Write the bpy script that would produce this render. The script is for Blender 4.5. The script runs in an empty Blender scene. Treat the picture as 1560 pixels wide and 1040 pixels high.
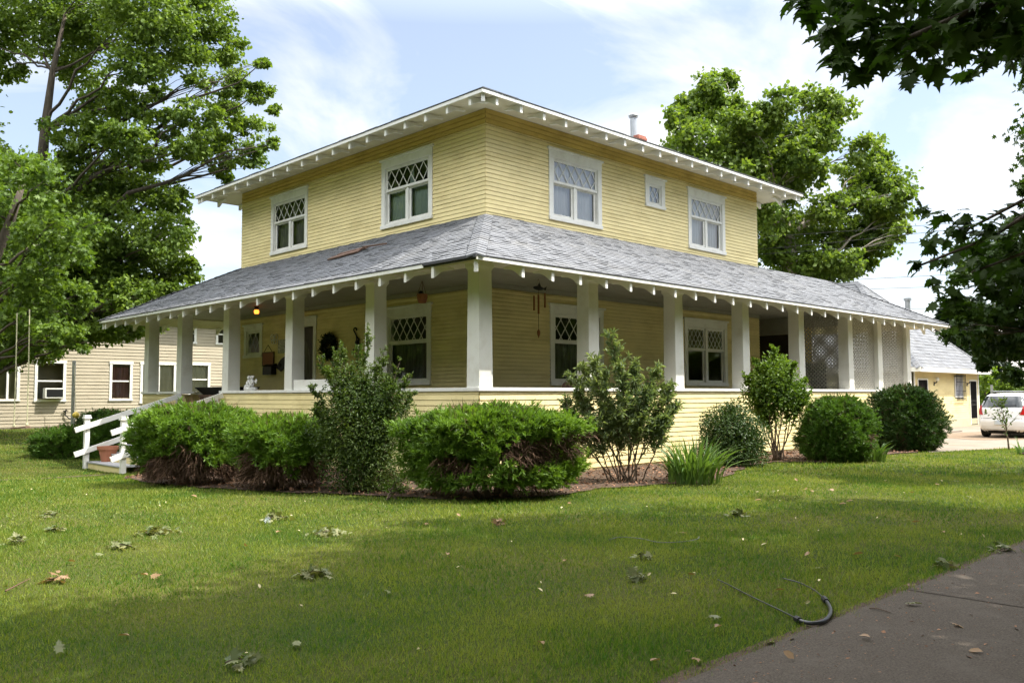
import bpy, bmesh, math, random
import numpy as np
from mathutils import Vector, Matrix, noise as mnoise
R = math.radians
SC = bpy.context.scene
COL = SC.collection
random.seed(7)

# ------------------------------------------------------------------ camera
EYE = 1.5
TH = math.atan(82 / 1320); YAW = R(45.6); ROLL = 0.0033
FH = np.array([math.cos(YAW), math.sin(YAW), 0.0])
RT0 = np.array([math.sin(YAW), -math.cos(YAW), 0.0])
ZZ = np.array([0, 0, 1.0])
FW = math.cos(TH) * FH + math.sin(TH) * ZZ
UP0 = -math.sin(TH) * FH + math.cos(TH) * ZZ
RT = math.cos(ROLL) * RT0 - math.sin(ROLL) * UP0
UP = math.cos(ROLL) * UP0 + math.sin(ROLL) * RT0
CAM = np.array([-10.2, -11.24, EYE])
cd = bpy.data.cameras.new('camera'); cam = bpy.data.objects.new('camera', cd); COL.objects.link(cam)
M = Matrix(((RT[0], UP[0], -FW[0], CAM[0]), (RT[1], UP[1], -FW[1], CAM[1]), (RT[2], UP[2], -FW[2], CAM[2]), (0, 0, 0, 1)))
cam.matrix_world = M
cd.sensor_width = 36; cd.lens = 36 * 1320 / 1560; cd.clip_end = 3000; cd.clip_start = 0.05
SC.camera = cam

# ------------------------------------------------------------------ world, sun, exposure
SUN_E, SUN_AZ = 57.0, 135.0          # azimuth clockwise from +Y
w = bpy.data.worlds.new('World'); SC.world = w; w.use_nodes = True
nt = w.node_tree; nt.nodes.clear()
N = lambda t, **k: _n(nt, t, **k)
def _n(tree, t, **k):
    n = tree.nodes.new(t)
    for a, v in k.items(): setattr(n, a, v)
    return n
out = N('ShaderNodeOutputWorld'); bg = N('ShaderNodeBackground')
sky = N('ShaderNodeTexSky', sky_type='NISHITA')
sky.sun_disc = False; sky.sun_elevation = R(SUN_E); sky.sun_rotation = R(SUN_AZ)
sky.air_density = 1.0; sky.dust_density = 1.2; sky.ozone_density = 1.0
tc = N('ShaderNodeTexCoord'); sep = N('ShaderNodeSeparateXYZ')
nt.links.new(tc.outputs['Generated'], sep.inputs[0])
zm = N('ShaderNodeMath', operation='MAXIMUM'); zm.inputs[1].default_value = 0.0
nt.links.new(sep.outputs['Z'], zm.inputs[0])
za = N('ShaderNodeMath', operation='ADD'); za.inputs[1].default_value = 0.30
nt.links.new(zm.outputs[0], za.inputs[0])
dv = N('ShaderNodeVectorMath', operation='DIVIDE')
cz = N('ShaderNodeCombineXYZ')
for i in range(3): nt.links.new(za.outputs[0], cz.inputs[i])
nt.links.new(tc.outputs['Generated'], dv.inputs[0]); nt.links.new(cz.outputs[0], dv.inputs[1])
mp = N('ShaderNodeMapping'); mp.inputs['Location'].default_value = (7.7, 5.2, 0.0)
mp.inputs['Rotation'].default_value = (0, 0, R(-20)); mp.inputs['Scale'].default_value = (0.75, 1.25, 0.0)
nt.links.new(dv.outputs[0], mp.inputs[0])
cn = N('ShaderNodeTexNoise'); cn.inputs['Scale'].default_value = 1.9; cn.inputs['Detail'].default_value = 9
cn.inputs['Roughness'].default_value = 0.56; cn.inputs['Distortion'].default_value = 0.6
nt.links.new(mp.outputs[0], cn.inputs['Vector'])
cr = N('ShaderNodeValToRGB'); cr.color_ramp.elements[0].position = 0.43; cr.color_ramp.elements[1].position = 0.64
nt.links.new(cn.outputs['Fac'], cr.inputs[0])
hz = N('ShaderNodeMapRange'); hz.inputs['From Min'].default_value = 0.0; hz.inputs['From Max'].default_value = 0.15
hz.inputs['To Min'].default_value = 0.85; hz.inputs['To Max'].default_value = 0.0
nt.links.new(zm.outputs[0], hz.inputs['Value'])
mxf = N('ShaderNodeMath', operation='MAXIMUM'); nt.links.new(cr.outputs[0], mxf.inputs[0]); nt.links.new(hz.outputs[0], mxf.inputs[1])
m1 = N('ShaderNodeMath', operation='MULTIPLY_ADD'); m1.inputs[1].default_value = 0.72; m1.inputs[2].default_value = 0.24
nt.links.new(mxf.outputs[0], m1.inputs[0])
mix = N('ShaderNodeMix', data_type='RGBA')
nt.links.new(m1.outputs[0], mix.inputs['Factor']); nt.links.new(sky.outputs[0], mix.inputs['A'])
CLOUD = 5.4
zen = N('ShaderNodeMapRange'); zen.inputs['From Min'].default_value = 0.40; zen.inputs['From Max'].default_value = 0.60
zen.inputs['To Min'].default_value = CLOUD; zen.inputs['To Max'].default_value = CLOUD * 5.8
nt.links.new(zm.outputs[0], zen.inputs['Value']); nt.links.new(zen.outputs[0], mix.inputs['B'])
nt.links.new(mix.outputs['Result'], bg.inputs['Color'])
bg.inputs['Strength'].default_value = 0.10
nt.links.new(bg.outputs[0], out.inputs[0])
ld = bpy.data.lights.new('sun', 'SUN'); ld.energy = 3.6; ld.angle = R(0.55); ld.color = (1.0, 0.95, 0.86)
sun = bpy.data.objects.new('sun', ld); COL.objects.link(sun)
az = R(SUN_AZ); SV = Vector((math.sin(az) * math.cos(R(SUN_E)), math.cos(az) * math.cos(R(SUN_E)), math.sin(R(SUN_E))))
sun.rotation_euler = SV.to_track_quat('Z', 'Y').to_euler()
sun.location = SV * 60
SC.view_settings.view_transform = 'Standard'; SC.view_settings.look = 'None'
SC.view_settings.exposure = 1.26; SC.view_settings.gamma = 1
SC.cycles.max_bounces = 8; SC.cycles.transparent_max_bounces = 8; SC.cycles.diffuse_bounces = 3
SC.cycles.use_denoising = True; SC.cycles.denoising_prefilter = 'NONE'
SC.cycles.caustics_reflective = False; SC.cycles.caustics_refractive = False

# ------------------------------------------------------------------ measuring helpers (photo pixel + real depth -> point)
def ray(px, py): return FW * 1320 + RT * (px - 780) - UP * (py - 520)
def dep(px, py, k): return Vector(CAM + ray(px, py) * (k / 1320))
def onx(px, py, x): r = ray(px, py); return Vector(CAM + r * ((x - CAM[0]) / r[0]))
def ony(px, py, y): r = ray(px, py); return Vector(CAM + r * ((y - CAM[1]) / r[1]))
def gz(x, y): return -0.33 * math.exp(-((x + 3) / 4.0) ** 2 - ((y - 11) / 4.5) ** 2) + 0.22 / (1 + math.exp(-(y - 24) / 1.5)) 
def gnd(px, py):
    r = ray(px, py); t = (0 - CAM[2]) / r[2]
    for _ in range(12):
        p = CAM + r * t; t = (gz(p[0], p[1]) - CAM[2]) / r[2]
    p = CAM + r * t; return Vector((p[0], p[1], gz(p[0], p[1])))

# ------------------------------------------------------------------ materials
def mat(name, col, rough=0.6, var=0.0, vscale=4.0, bump=0.0, bscale=30.0, metal=0.0, island=0.0, col2=None, spec=0.3, stretch=None, dirt=None, dscale=1.5):
    m = bpy.data.materials.new(name); m.use_nodes = True; t = m.node_tree
    b = t.nodes['Principled BSDF']
    b.inputs['Base Color'].default_value = (*col, 1); b.inputs['Roughness'].default_value = rough
    b.inputs['Metallic'].default_value = metal; b.inputs['Specular IOR Level'].default_value = spec
    L = t.links.new
    tcn = _n(t, 'ShaderNodeTexCoord'); vec = tcn.outputs['Object']
    if stretch:
        mpn = _n(t, 'ShaderNodeMapping'); mpn.inputs['Scale'].default_value = stretch; L(vec, mpn.inputs[0]); vec = mpn.outputs[0]
    cur = None
    if var > 0 or col2:
        nz = _n(t, 'ShaderNodeTexNoise'); nz.inputs['Scale'].default_value = vscale; nz.inputs['Detail'].default_value = 6; L(vec, nz.inputs['Vector'])
        mr = _n(t, 'ShaderNodeMapRange'); mr.inputs['From Min'].default_value = 0.3; mr.inputs['From Max'].default_value = 0.7
        L(nz.outputs['Fac'], mr.inputs['Value'])
        mx = _n(t, 'ShaderNodeMix', data_type='RGBA')
        c2 = col2 or tuple(c * (1 + var) for c in col); c1 = col if col2 else tuple(c * (1 - var) for c in col)
        mx.inputs['A'].default_value = (*c1, 1); mx.inputs['B'].default_value = (*c2, 1)
        L(mr.outputs[0], mx.inputs['Factor']); cur = mx.outputs['Result']
    if island > 0:
        g = _n(t, 'ShaderNodeNewGeometry')
        mr = _n(t, 'ShaderNodeMapRange'); mr.inputs['To Min'].default_value = 1 - island; mr.inputs['To Max'].default_value = 1 + island
        L(g.outputs['Random Per Island'], mr.inputs['Value'])
        mu = _n(t, 'ShaderNodeMix', data_type='RGBA', blend_type='MULTIPLY'); mu.inputs['Factor'].default_value = 1
        if cur is None: mu.inputs['A'].default_value = (*col, 1)
        else: L(cur, mu.inputs['A'])
        L(mr.outputs[0], mu.inputs['B']); cur = mu.outputs['Result']
    if dirt:
        dc, amt = dirt
        nz = _n(t, 'ShaderNodeTexNoise'); nz.inputs['Scale'].default_value = dscale; nz.inputs['Detail'].default_value = 8; nz.inputs['Roughness'].default_value = 0.65
        L(vec, nz.inputs['Vector'])
        mr = _n(t, 'ShaderNodeMapRange'); mr.inputs['From Min'].default_value = 0.5; mr.inputs['From Max'].default_value = 0.75; mr.inputs['To Max'].default_value = amt
        L(nz.outputs['Fac'], mr.inputs['Value'])
        mx = _n(t, 'ShaderNodeMix', data_type='RGBA'); mx.inputs['B'].default_value = (*dc, 1)
        if cur is None: mx.inputs['A'].default_value = (*col, 1)
        else: L(cur, mx.inputs['A'])
        L(mr.outputs[0], mx.inputs['Factor']); cur = mx.outputs['Result']
    if cur is not None: L(cur, b.inputs['Base Color'])
    if bump > 0:
        nz = _n(t, 'ShaderNodeTexNoise'); nz.inputs['Scale'].default_value = bscale; nz.inputs['Detail'].default_value = 4; L(vec, nz.inputs['Vector'])
        bp = _n(t, 'ShaderNodeBump'); bp.inputs['Strength'].default_value = bump; bp.inputs['Distance'].default_value = 0.02
        L(nz.outputs['Fac'], bp.inputs['Height']); L(bp.outputs[0], b.inputs['Normal'])
    return m

def leafmat(name, c1, c2, trans=0.35, rough=0.45, tcol=None, spec=0.25, rnd=0.6):
    m = bpy.data.materials.new(name); m.use_nodes = True; t = m.node_tree; L = t.links.new
    b = t.nodes['Principled BSDF']; o = t.nodes['Material Output']
    b.inputs['Roughness'].default_value = rough; b.inputs['Specular IOR Level'].default_value = spec
    g = _n(t, 'ShaderNodeNewGeometry'); mx = _n(t, 'ShaderNodeMix', data_type='RGBA')
    mx.inputs['A'].default_value = (*c1, 1); mx.inputs['B'].default_value = (*c2, 1)
    tcn = _n(t, 'ShaderNodeTexCoord'); nz = _n(t, 'ShaderNodeTexNoise'); nz.inputs['Scale'].default_value = 0.9; nz.inputs['Detail'].default_value = 3
    L(tcn.outputs['Object'], nz.inputs['Vector'])
    ma = _n(t, 'ShaderNodeMath', operation='MULTIPLY_ADD'); ma.inputs[1].default_value = rnd
    L(g.outputs['Random Per Island'], ma.inputs[0])
    mb = _n(t, 'ShaderNodeMath', operation='MULTIPLY_ADD'); mb.inputs[1].default_value = 1.6; mb.inputs[2].default_value = -0.6 - (rnd - .6) * .5
    L(nz.outputs['Fac'], mb.inputs[0]); L(mb.outputs[0], ma.inputs[2])
    ma.use_clamp = True
    L(ma.outputs[0], mx.inputs['Factor']); L(mx.outputs['Result'], b.inputs['Base Color'])
    tr = _n(t, 'ShaderNodeBsdfTranslucent')
    tm = _n(t, 'ShaderNodeMix', data_type='RGBA', blend_type='MULTIPLY'); tm.inputs['Factor'].default_value = 1
    tm.inputs['B'].default_value = (*(tcol or (1.5, 1.5, 0.6)), 1); L(mx.outputs['Result'], tm.inputs['A']); L(tm.outputs['Result'], tr.inputs['Color'])
    ms = _n(t, 'ShaderNodeMixShader'); ms.inputs[0].default_value = trans
    L(b.outputs[0], ms.inputs[1]); L(tr.outputs[0], ms.inputs[2]); L(ms.outputs[0], o.inputs[0])
    return m

def glassmat(name, tint=(0.9, 0.95, 0.95), base=0.025):
    m = bpy.data.materials.new(name); m.use_nodes = True; t = m.node_tree; L = t.links.new
    o = t.nodes['Material Output']; t.nodes.remove(t.nodes['Principled BSDF'])
    tr = _n(t, 'ShaderNodeBsdfTransparent'); tr.inputs[0].default_value = (*tint, 1)
    gl = _n(t, 'ShaderNodeBsdfGlossy'); gl.inputs['Roughness'].default_value = 0.03
    fr = _n(t, 'ShaderNodeFresnel'); fr.inputs[0].default_value = 1.5 if base > .05 else 1.45
    ma = _n(t, 'ShaderNodeMath', operation='ADD'); ma.inputs[1].default_value = base; L(fr.outputs[0], ma.inputs[0])
    nz = _n(t, 'ShaderNodeTexNoise'); nz.inputs['Scale'].default_value = 2.0
    bp = _n(t, 'ShaderNodeBump'); bp.inputs['Strength'].default_value = 0.05; bp.inputs['Distance'].default_value = 0.05
    L(nz.outputs['Fac'], bp.inputs['Height']); L(bp.outputs[0], gl.inputs['Normal'])
    ms = _n(t, 'ShaderNodeMixShader'); L(ma.outputs[0], ms.inputs[0]); L(tr.outputs[0], ms.inputs[1]); L(gl.outputs[0], ms.inputs[2]); L(ms.outputs[0], o.inputs[0])
    return m

def emit(name, col, s):
    m = bpy.data.materials.new(name); m.use_nodes = True; b = m.node_tree.nodes['Principled BSDF']
    b.inputs['Base Color'].default_value = (*col, 1); b.inputs['Emission Color'].default_value = (*col, 1); b.inputs['Emission Strength'].default_value = s
    return m

YEL = (0.84, 0.71, 0.365)
MT = dict(
    siding=mat('yellow_siding_paint', YEL, 0.55, 0.07, 1.3, 0.08, 60, dirt=((0.50, 0.38, 0.13), 0.5), dscale=1.1, stretch=(1, 1, 2.5)),
    sidingstainshade=mat('stained_shaded_yellow_paint', (0.62, 0.46, 0.13), 0.6, 0.10, 1.3, 0.06, 60, dirt=((0.36, 0.24, 0.05), 0.6), dscale=1.6, stretch=(1, 1, 2)),  # ochre tone carries eave shade along with real stain
    white=mat('white_trim_paint', (0.80, 0.79, 0.74), 0.5, 0.03, 3, 0.03, 40, dirt=((0.48, 0.43, 0.33), 0.45), dscale=2.2),
    post=mat('porch_column_paint', (0.74, 0.73, 0.67), 0.55, 0.04, 2, 0.05, 50, dirt=((0.48, 0.43, 0.32), 0.55), dscale=1.8),
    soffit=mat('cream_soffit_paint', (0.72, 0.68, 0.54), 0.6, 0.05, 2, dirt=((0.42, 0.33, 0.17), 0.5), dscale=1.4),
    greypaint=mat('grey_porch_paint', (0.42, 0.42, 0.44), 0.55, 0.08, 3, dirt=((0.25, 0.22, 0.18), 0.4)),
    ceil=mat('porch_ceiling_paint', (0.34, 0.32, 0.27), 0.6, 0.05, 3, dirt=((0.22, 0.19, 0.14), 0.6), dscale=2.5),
    shingle=mat('weathered_grey_shingle', (0.172, 0.178, 0.190), 0.9, 0.06, 3.0, 0.5, 160, island=0.15, dirt=((0.24, 0.23, 0.205), 0.35), dscale=2.0),
    shingleedge=mat('dark_shingle_edge', (0.07, 0.07, 0.075), 0.9),
    glass=glassmat('window_glass'), glassR=glassmat('sky_reflecting_glass', base=0.12),
    dark=mat('dark_interior', (0.03, 0.028, 0.025), 0.9),
    curtpink=mat('pale_pink_curtain', (0.84, 0.75, 0.73), 0.9, 0.08, 6, stretch=(6, 6, 0.4)),
    curtblue=mat('pale_grey_curtain', (0.68, 0.70, 0.77), 0.9, 0.08, 6, stretch=(6, 6, 0.4)),
    curtgreen=mat('grey_green_curtain', (0.32, 0.38, 0.33), 0.9, 0.12, 5, stretch=(5, 5, 0.4)),
    curtdark=mat('dim_lace_curtain', (0.13, 0.12, 0.11), 0.9, 0.5, 5, stretch=(6, 6, 0.5)),
    curtred=mat('dull_red_curtain', (0.25, 0.10, 0.10), 0.9, 0.35, 7, stretch=(7, 7, 0.4)),
    curttan=mat('tan_roller_blind', (0.55, 0.50, 0.36), 0.9, 0.06, 5),
    door=mat('dark_door_varnish', (0.05, 0.035, 0.028), 0.35, 0.2, 4),
    iron=mat('black_iron', (0.02, 0.02, 0.022), 0.45, metal=0.3),
    galv=mat('galvanised_steel', (0.45, 0.46, 0.47), 0.4, 0.1, 8, metal=0.8),
    brick=mat('red_brick', (0.33, 0.125, 0.085), 0.85, 0.25, 14, 0.4, 40),
    wood=mat('weathered_brown_board', (0.16, 0.10, 0.075), 0.8, 0.3, 6, 0.3, 60),
    bark=mat('grey_brown_bark', (0.085, 0.068, 0.052), 0.9, 0.35, 5, 0.9, 14, stretch=(3, 3, 0.6)),
    barkpale=mat('pale_mottled_bark', (0.36, 0.32, 0.26), 0.85, 0.3, 4, 0.5, 14),
    stem=mat('shrub_stem_bark', (0.13, 0.095, 0.065), 0.9, 0.3, 10, 0.4, 40),
    twig=mat('dead_brown_twigs', (0.105, 0.062, 0.038), 0.9, island=0.5),
    soil=mat('bed_soil', (0.075, 0.048, 0.032), 0.95, 0.4, 6, 0.8, 30),
    litter=mat('dry_leaf_litter', (0.24, 0.13, 0.075), 0.9, island=0.55),
    terracotta=mat('terracotta', (0.42, 0.17, 0.10), 0.8, 0.12, 6),
    beige=mat('beige_siding_paint', (0.44, 0.385, 0.285), 0.65, 0.06, 1.5, 0.05, 50, dirt=((0.36, 0.30, 0.22), 0.4), dscale=0.9),
    asphalt=mat('dark_aged_paving', (0.100, 0.081, 0.062), 0.9, 0.42, 85, 0.8, 160, dirt=((0.15, 0.125, 0.10), 0.6), dscale=3.0),
    concrete=mat('worn_concrete', (0.225, 0.19, 0.15), 0.9, 0.15, 1.1, 0.2, 60, dirt=((0.24, 0.17, 0.10), 0.7), dscale=0.7),
    lattice=mat('bare_grey_lattice_wood', (0.46, 0.44, 0.39), .8, .12, 6),
    rubber=mat('tyre_rubber', (0.018, 0.018, 0.018), 0.8),
    hose=mat('black_drip_hose', (0.02, 0.021, 0.024), 0.35, spec=0.5),
    car=mat('white_car_paint', (0.80, 0.80, 0.79), 0.22, spec=0.6),
    carglass=mat('dark_car_glass', (0.02, 0.025, 0.025), 0.06, spec=0.7),
    redlens=mat('red_lamp_lens', (0.42, 0.008, 0.008), 0.3, 0.2, 18, spec=0.3),
    clearlens=mat('clear_lamp_lens', (0.7, 0.68, 0.66), 0.12, spec=0.6),
    statue=mat('white_cast_stone', (0.66, 0.65, 0.62), 0.7, 0.08, 30, dirt=((0.28, 0.26, 0.22), 0.5), dscale=25),
    plastic=mat('cream_plastic', (0.72, 0.66, 0.55), 0.4),
    copper=mat('rusty_copper', (0.28, 0.11, 0.05), 0.6, metal=0.2),
    rope=mat('pale_rope', (0.50, 0.48, 0.30), 0.8),
    ball=mat('yellow_ball_vinyl', (0.75, 0.55, 0.10), 0.4),
    amber=emit('lit_amber_glass', (1.0, 0.25, 0.03), 1.5),
    plate=mat('pale_blue_plate', (0.45, 0.55, 0.68), 0.4, col2=(0.62, 0.62, 0.55), vscale=9),
    tan=mat('tan_roofing', (0.42, 0.33, 0.28), 0.9, 0.1, 3), farroof=mat('far_grey_roofing', (0.33, 0.31, 0.28), 0.9, 0.1, 2),
    farwall=mat('far_pale_wall', (0.55, 0.54, 0.50), 0.8, 0.06, 2),
)
LEAF = dict(
    maple=leafmat('silver_maple_leaves', (0.060, 0.112, 0.016), (0.190, 0.270, 0.046), 0.38),
    light=leafmat('young_maple_leaves', (0.055, 0.108, 0.015), (0.165, 0.250, 0.040), 0.38),
    syc=leafmat('sycamore_leaves', (0.070, 0.128, 0.020), (0.180, 0.250, 0.045), 0.40),
    norway=leafmat('broad_maple_leaves', (0.032, 0.056, 0.013), (0.062, 0.100, 0.020), 0.28, tcol=(1.1, 1.6, 0.4), rough=.6, spec=.12),
    darkmaple=leafmat('dark_maple_leaves', (0.022, 0.046, 0.009), (0.060, 0.110, 0.018), 0.22),
    conifer=leafmat('dark_conifer_needles', (0.014, 0.026, 0.014), (0.028, 0.050, 0.022), 0.1),
    juniper=leafmat('juniper_needles', (0.075, 0.150, 0.020), (0.185, 0.300, 0.040), 0.30),
    pyra=leafmat('small_dark_shrub_leaves', (0.035, 0.070, 0.014), (0.135, 0.190, 0.045), 0.3),
    budd=leafmat('grey_green_lance_leaves', (0.100, 0.150, 0.070), (0.230, 0.280, 0.130), 0.35),
    holly=leafmat('glossy_dark_leaves', (0.024, 0.056, 0.012), (0.075, 0.125, 0.030), 0.18, rough=0.42, spec=0.25),
    lilac=leafmat('fresh_green_leaves', (0.055, 0.110, 0.016), (0.150, 0.230, 0.030), 0.35),
    yew=leafmat('yew_needles', (0.045, 0.105, 0.014), (0.125, 0.230, 0.030), 0.25),
    arbor=leafmat('arborvitae_needles', (0.020, 0.055, 0.010), (0.060, 0.115, 0.018), 0.2),
    iris=leafmat('iris_blades', (0.060, 0.120, 0.030), (0.130, 0.205, 0.050), 0.3, rough=0.35),
    bg=leafmat('sunny_background_leaves', (0.075, 0.135, 0.015), (0.190, 0.270, 0.035), 0.4),
    grass=leafmat('lawn_grass_blades', (0.042, 0.128, 0.010), (0.270, 0.300, 0.062), 0.33, rnd=.9),
    fallen=leafmat('wilted_leaves', (0.06, 0.10, 0.03), (0.26, 0.25, 0.11), 0.2),
    dry=leafmat('dry_brown_leaves', (0.18, 0.10, 0.045), (0.36, 0.24, 0.13), 0.15),
)

# ------------------------------------------------------------------ mesh builder
OFF = {}
class MB:
    def __init__(s, M=None): s.v = []; s.f = []; s.M = M
    def add(s, pts, faces):
        b = len(s.v)
        for p in pts:
            p = Vector(p); s.v.append(s.M @ p if s.M is not None else p)
        s.f += [tuple(i + b for i in f) for f in faces]; return s
    def box(s, x0, x1, y0, y1, z0, z1):
        return s.add([(x0, y0, z0), (x1, y0, z0), (x1, y1, z0), (x0, y1, z0), (x0, y0, z1), (x1, y0, z1), (x1, y1, z1), (x0, y1, z1)],
                     [(0, 3, 2, 1), (4, 5, 6, 7), (0, 1, 5, 4), (1, 2, 6, 5), (2, 3, 7, 6), (3, 0, 4, 7)])
    def bar(s, p, q, wd, ht, up=(0, 0, 1)):
        p = Vector(p); q = Vector(q); d = (q - p).normalized(); a = d.cross(Vector(up))
        if a.length < 1e-4: a = d.cross(Vector((1, 0, 0)))
        a.normalize(); b = a.cross(d); a *= wd / 2; b *= ht / 2
        return s.add([p - a - b, p + a - b, p + a + b, p - a + b, q - a - b, q + a - b, q + a + b, q - a + b],
                     [(0, 3, 2, 1), (4, 5, 6, 7), (0, 1, 5, 4), (1, 2, 6, 5), (2, 3, 7, 6), (3, 0, 4, 7)])
    def tube(s, pts, rad, n=6, cap=True):
        pts = [Vector(p) for p in pts]; k = len(pts)
        if not hasattr(rad, '__len__'): rad = [rad] * k
        V = []; F = []; a = None
        for i, p in enumerate(pts):
            d = (pts[min(i + 1, k - 1)] - pts[max(i - 1, 0)])
            d = d.normalized() if d.length > 1e-9 else Vector((0, 0, 1))
            if a is None: a = d.cross(Vector((0.3, 0.9, 0.2)))
            a = a - d * a.dot(d)
            if a.length < 1e-5: a = d.orthogonal()
            a.normalize(); b = d.cross(a)
            for j in range(n):
                t = 2 * math.pi * j / n; V.append(p + (a * math.cos(t) + b * math.sin(t)) * rad[i])
        for i in range(k - 1):
            for j in range(n): F.append((i * n + j, i * n + (j + 1) % n, (i + 1) * n + (j + 1) % n, (i + 1) * n + j))
        if cap: F += [tuple(range(n))[::-1], tuple(range((k - 1) * n, k * n))]
        return s.add(V, F)
    def lathe(s, prof, c=(0, 0, 0), n=16, ax=None):
        c = Vector(c); V = []; F = []
        Mx = (Vector(ax).to_track_quat('Z', 'Y').to_matrix() if ax else Matrix.Identity(3))
        for r, z in prof:
            for j in range(n):
                t = 2 * math.pi * j / n; V.append(c + Mx @ Vector((r * math.cos(t), r * math.sin(t), z)))
        for i in range(len(prof) - 1):
            for j in range(n): F.append((i * n + j, i * n + (j + 1) % n, (i + 1) * n + (j + 1) % n, (i + 1) * n + j))
        F += [tuple(range(n))[::-1], tuple(range((len(prof) - 1) * n, len(prof) * n))]
        return s.add(V, F)
    def poly(s, pts): return s.add(pts, [tuple(range(len(pts)))])
    def prism(s, pts, ex):
        ex = Vector(ex); n = len(pts); P = [Vector(p) for p in pts]
        return s.add(P + [p + ex for p in P], [tuple(range(n))[::-1], tuple(range(n, 2 * n))] + [(i, (i + 1) % n, n + (i + 1) % n, n + i) for i in range(n)])
    def ell(s, c, r, nu=12, nv=8):
        c = Vector(c); r = r if hasattr(r, '__len__') else (r, r, r); V = []; F = []
        for i in range(nv + 1):
            a = math.pi * i / nv
            for j in range(nu):
                t = 2 * math.pi * j / nu; V.append(c + Vector((r[0] * math.sin(a) * math.cos(t), r[1] * math.sin(a) * math.sin(t), r[2] * math.cos(a))))
        for i in range(nv):
            for j in range(nu): F.append((i * nu + j, (i + 1) * nu + j, (i + 1) * nu + (j + 1) % nu, i * nu + (j + 1) % nu))
        return s.add(V, F)
    def build(s, name, m, parent=None, smooth=False, bevel=0.0, fix=True):
        off = OFF.get(parent.name, Vector((0, 0, 0))) if parent else Vector((0, 0, 0))
        me = bpy.data.meshes.new(name); me.from_pydata([p - off for p in s.v], [], s.f)
        if fix:
            bm = bmesh.new(); bm.from_mesh(me); bmesh.ops.remove_doubles(bm, verts=bm.verts, dist=1e-6) if smooth else None
            bmesh.ops.recalc_face_normals(bm, faces=bm.faces); bm.to_mesh(me); bm.free()
        if smooth:
            for p in me.polygons: p.use_smooth = True
        me.materials.append(m)
        o = bpy.data.objects.new(name, me); COL.objects.link(o)
        if parent: o.parent = parent; OFF[o.name] = off
        if bevel:
            b = o.modifiers.new('bevel', 'BEVEL'); b.width = bevel; b.segments = 2; b.limit_method = 'ANGLE'
        return o

def thing(name, label, cat, loc=(0, 0, 0), group=None):
    o = bpy.data.objects.new(name, None); COL.objects.link(o); o.location = loc; o.empty_display_size = 0.2
    o['label'] = label; o['category'] = cat
    if group: o['group'] = group
    OFF[o.name] = Vector(loc); return o
def tag(o, label, cat, group=None):
    o['label'] = label; o['category'] = cat
    if group: o['group'] = group
    return o
def struct(o): o['kind'] = 'structure'; return o
def stuff(o, label=None, cat=None):
    o['kind'] = 'stuff'
    if label: o['label'] = label; o['category'] = cat
    return o
def origin_to(o, p):           # give a one-mesh top-level thing its own base point
    p = Vector(p); o.data.transform(Matrix.Translation(-p)); o.location = p; return o
def dup(o, loc, rz=0.0, label=None, parent=None, sc=None):
    c = o.copy(); COL.objects.link(c); c.location = loc; c.rotation_euler = (o.rotation_euler[0], o.rotation_euler[1], rz)
    if sc: c.scale = (sc, sc, sc)
    if label: c['label'] = label
    if parent: c.parent = parent
    for ch in o.children:
        d = ch.copy(); COL.objects.link(d); d.parent = c
    return c

# ------------------------------------------------------------------ leaf clouds (numpy)
TPL = {
    'diamond': (np.array([[0, 0, 0], [.45, .5, .08], [1, 0, -.04], [.45, -.5, .08]], float), [(0, 1, 2, 3)]),
    'leaf': (np.array([[0, 0, 0], [.3, .42, .10], [.7, .34, .08], [1, 0, -.08], [.7, -.34, .08], [.3, -.42, .10]], float), [(0, 1, 2, 3), (0, 3, 4, 5)]),
    'star': (np.array([[0, 0, 0], [.18, .5, .04], [.42, .22, .02], [.66, .52, -.03], [.64, .16, .02], [1, 0, -.1], [.64, -.16, .02], [.66, -.52, -.03], [.42, -.22, .02], [.18, -.5, .04]], float),
             [(0, 1, 2, 8), (0, 8, 9), (2, 3, 4, 5), (2, 5, 8), (8, 5, 6, 7)]),
    'maple': (np.array([[0, 0, 0], [-.02, .22, .0], [-.08, .40, -.04], [.14, .36, .02], [.22, .62, -.06], [.34, .42, .02], [.52, .66, -.06], [.50, .30, .04], [.64, .22, .03], [.70, .34, 0], [.78, .12, .02], [1.02, 0, -.08],
                        [.78, -.12, .02], [.70, -.34, 0], [.64, -.22, .03], [.50, -.30, .04], [.52, -.66, -.06], [.34, -.42, .02], [.22, -.62, -.06], [.14, -.36, .02], [-.08, -.40, -.04], [-.02, -.22, 0], [.4, 0, -.03]], float),
              [(0, 1, 2, 3, 22), (3, 4, 5, 22), (5, 6, 7, 22), (7, 8, 22), (8, 9, 10, 22), (10, 11, 22), (22, 11, 12), (22, 12, 13, 14), (22, 14, 15), (22, 15, 16, 17), (22, 17, 18, 19), (22, 19, 20, 21, 0)]),
    'blade': (np.array([[0, -.5, 0], [0, .5, 0], [1, 0, 0]], float), [(0, 1, 2)]),
    'needle': (np.array([[0, -.5, 0], [0, .5, 0], [.6, .4, .0], [1, 0, 0], [.6, -.4, 0]], float), [(0, 1, 2, 3, 4)]),
}
def unit(a): return a / np.maximum(np.linalg.norm(a, axis=1, keepdims=True), 1e-9)
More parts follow.
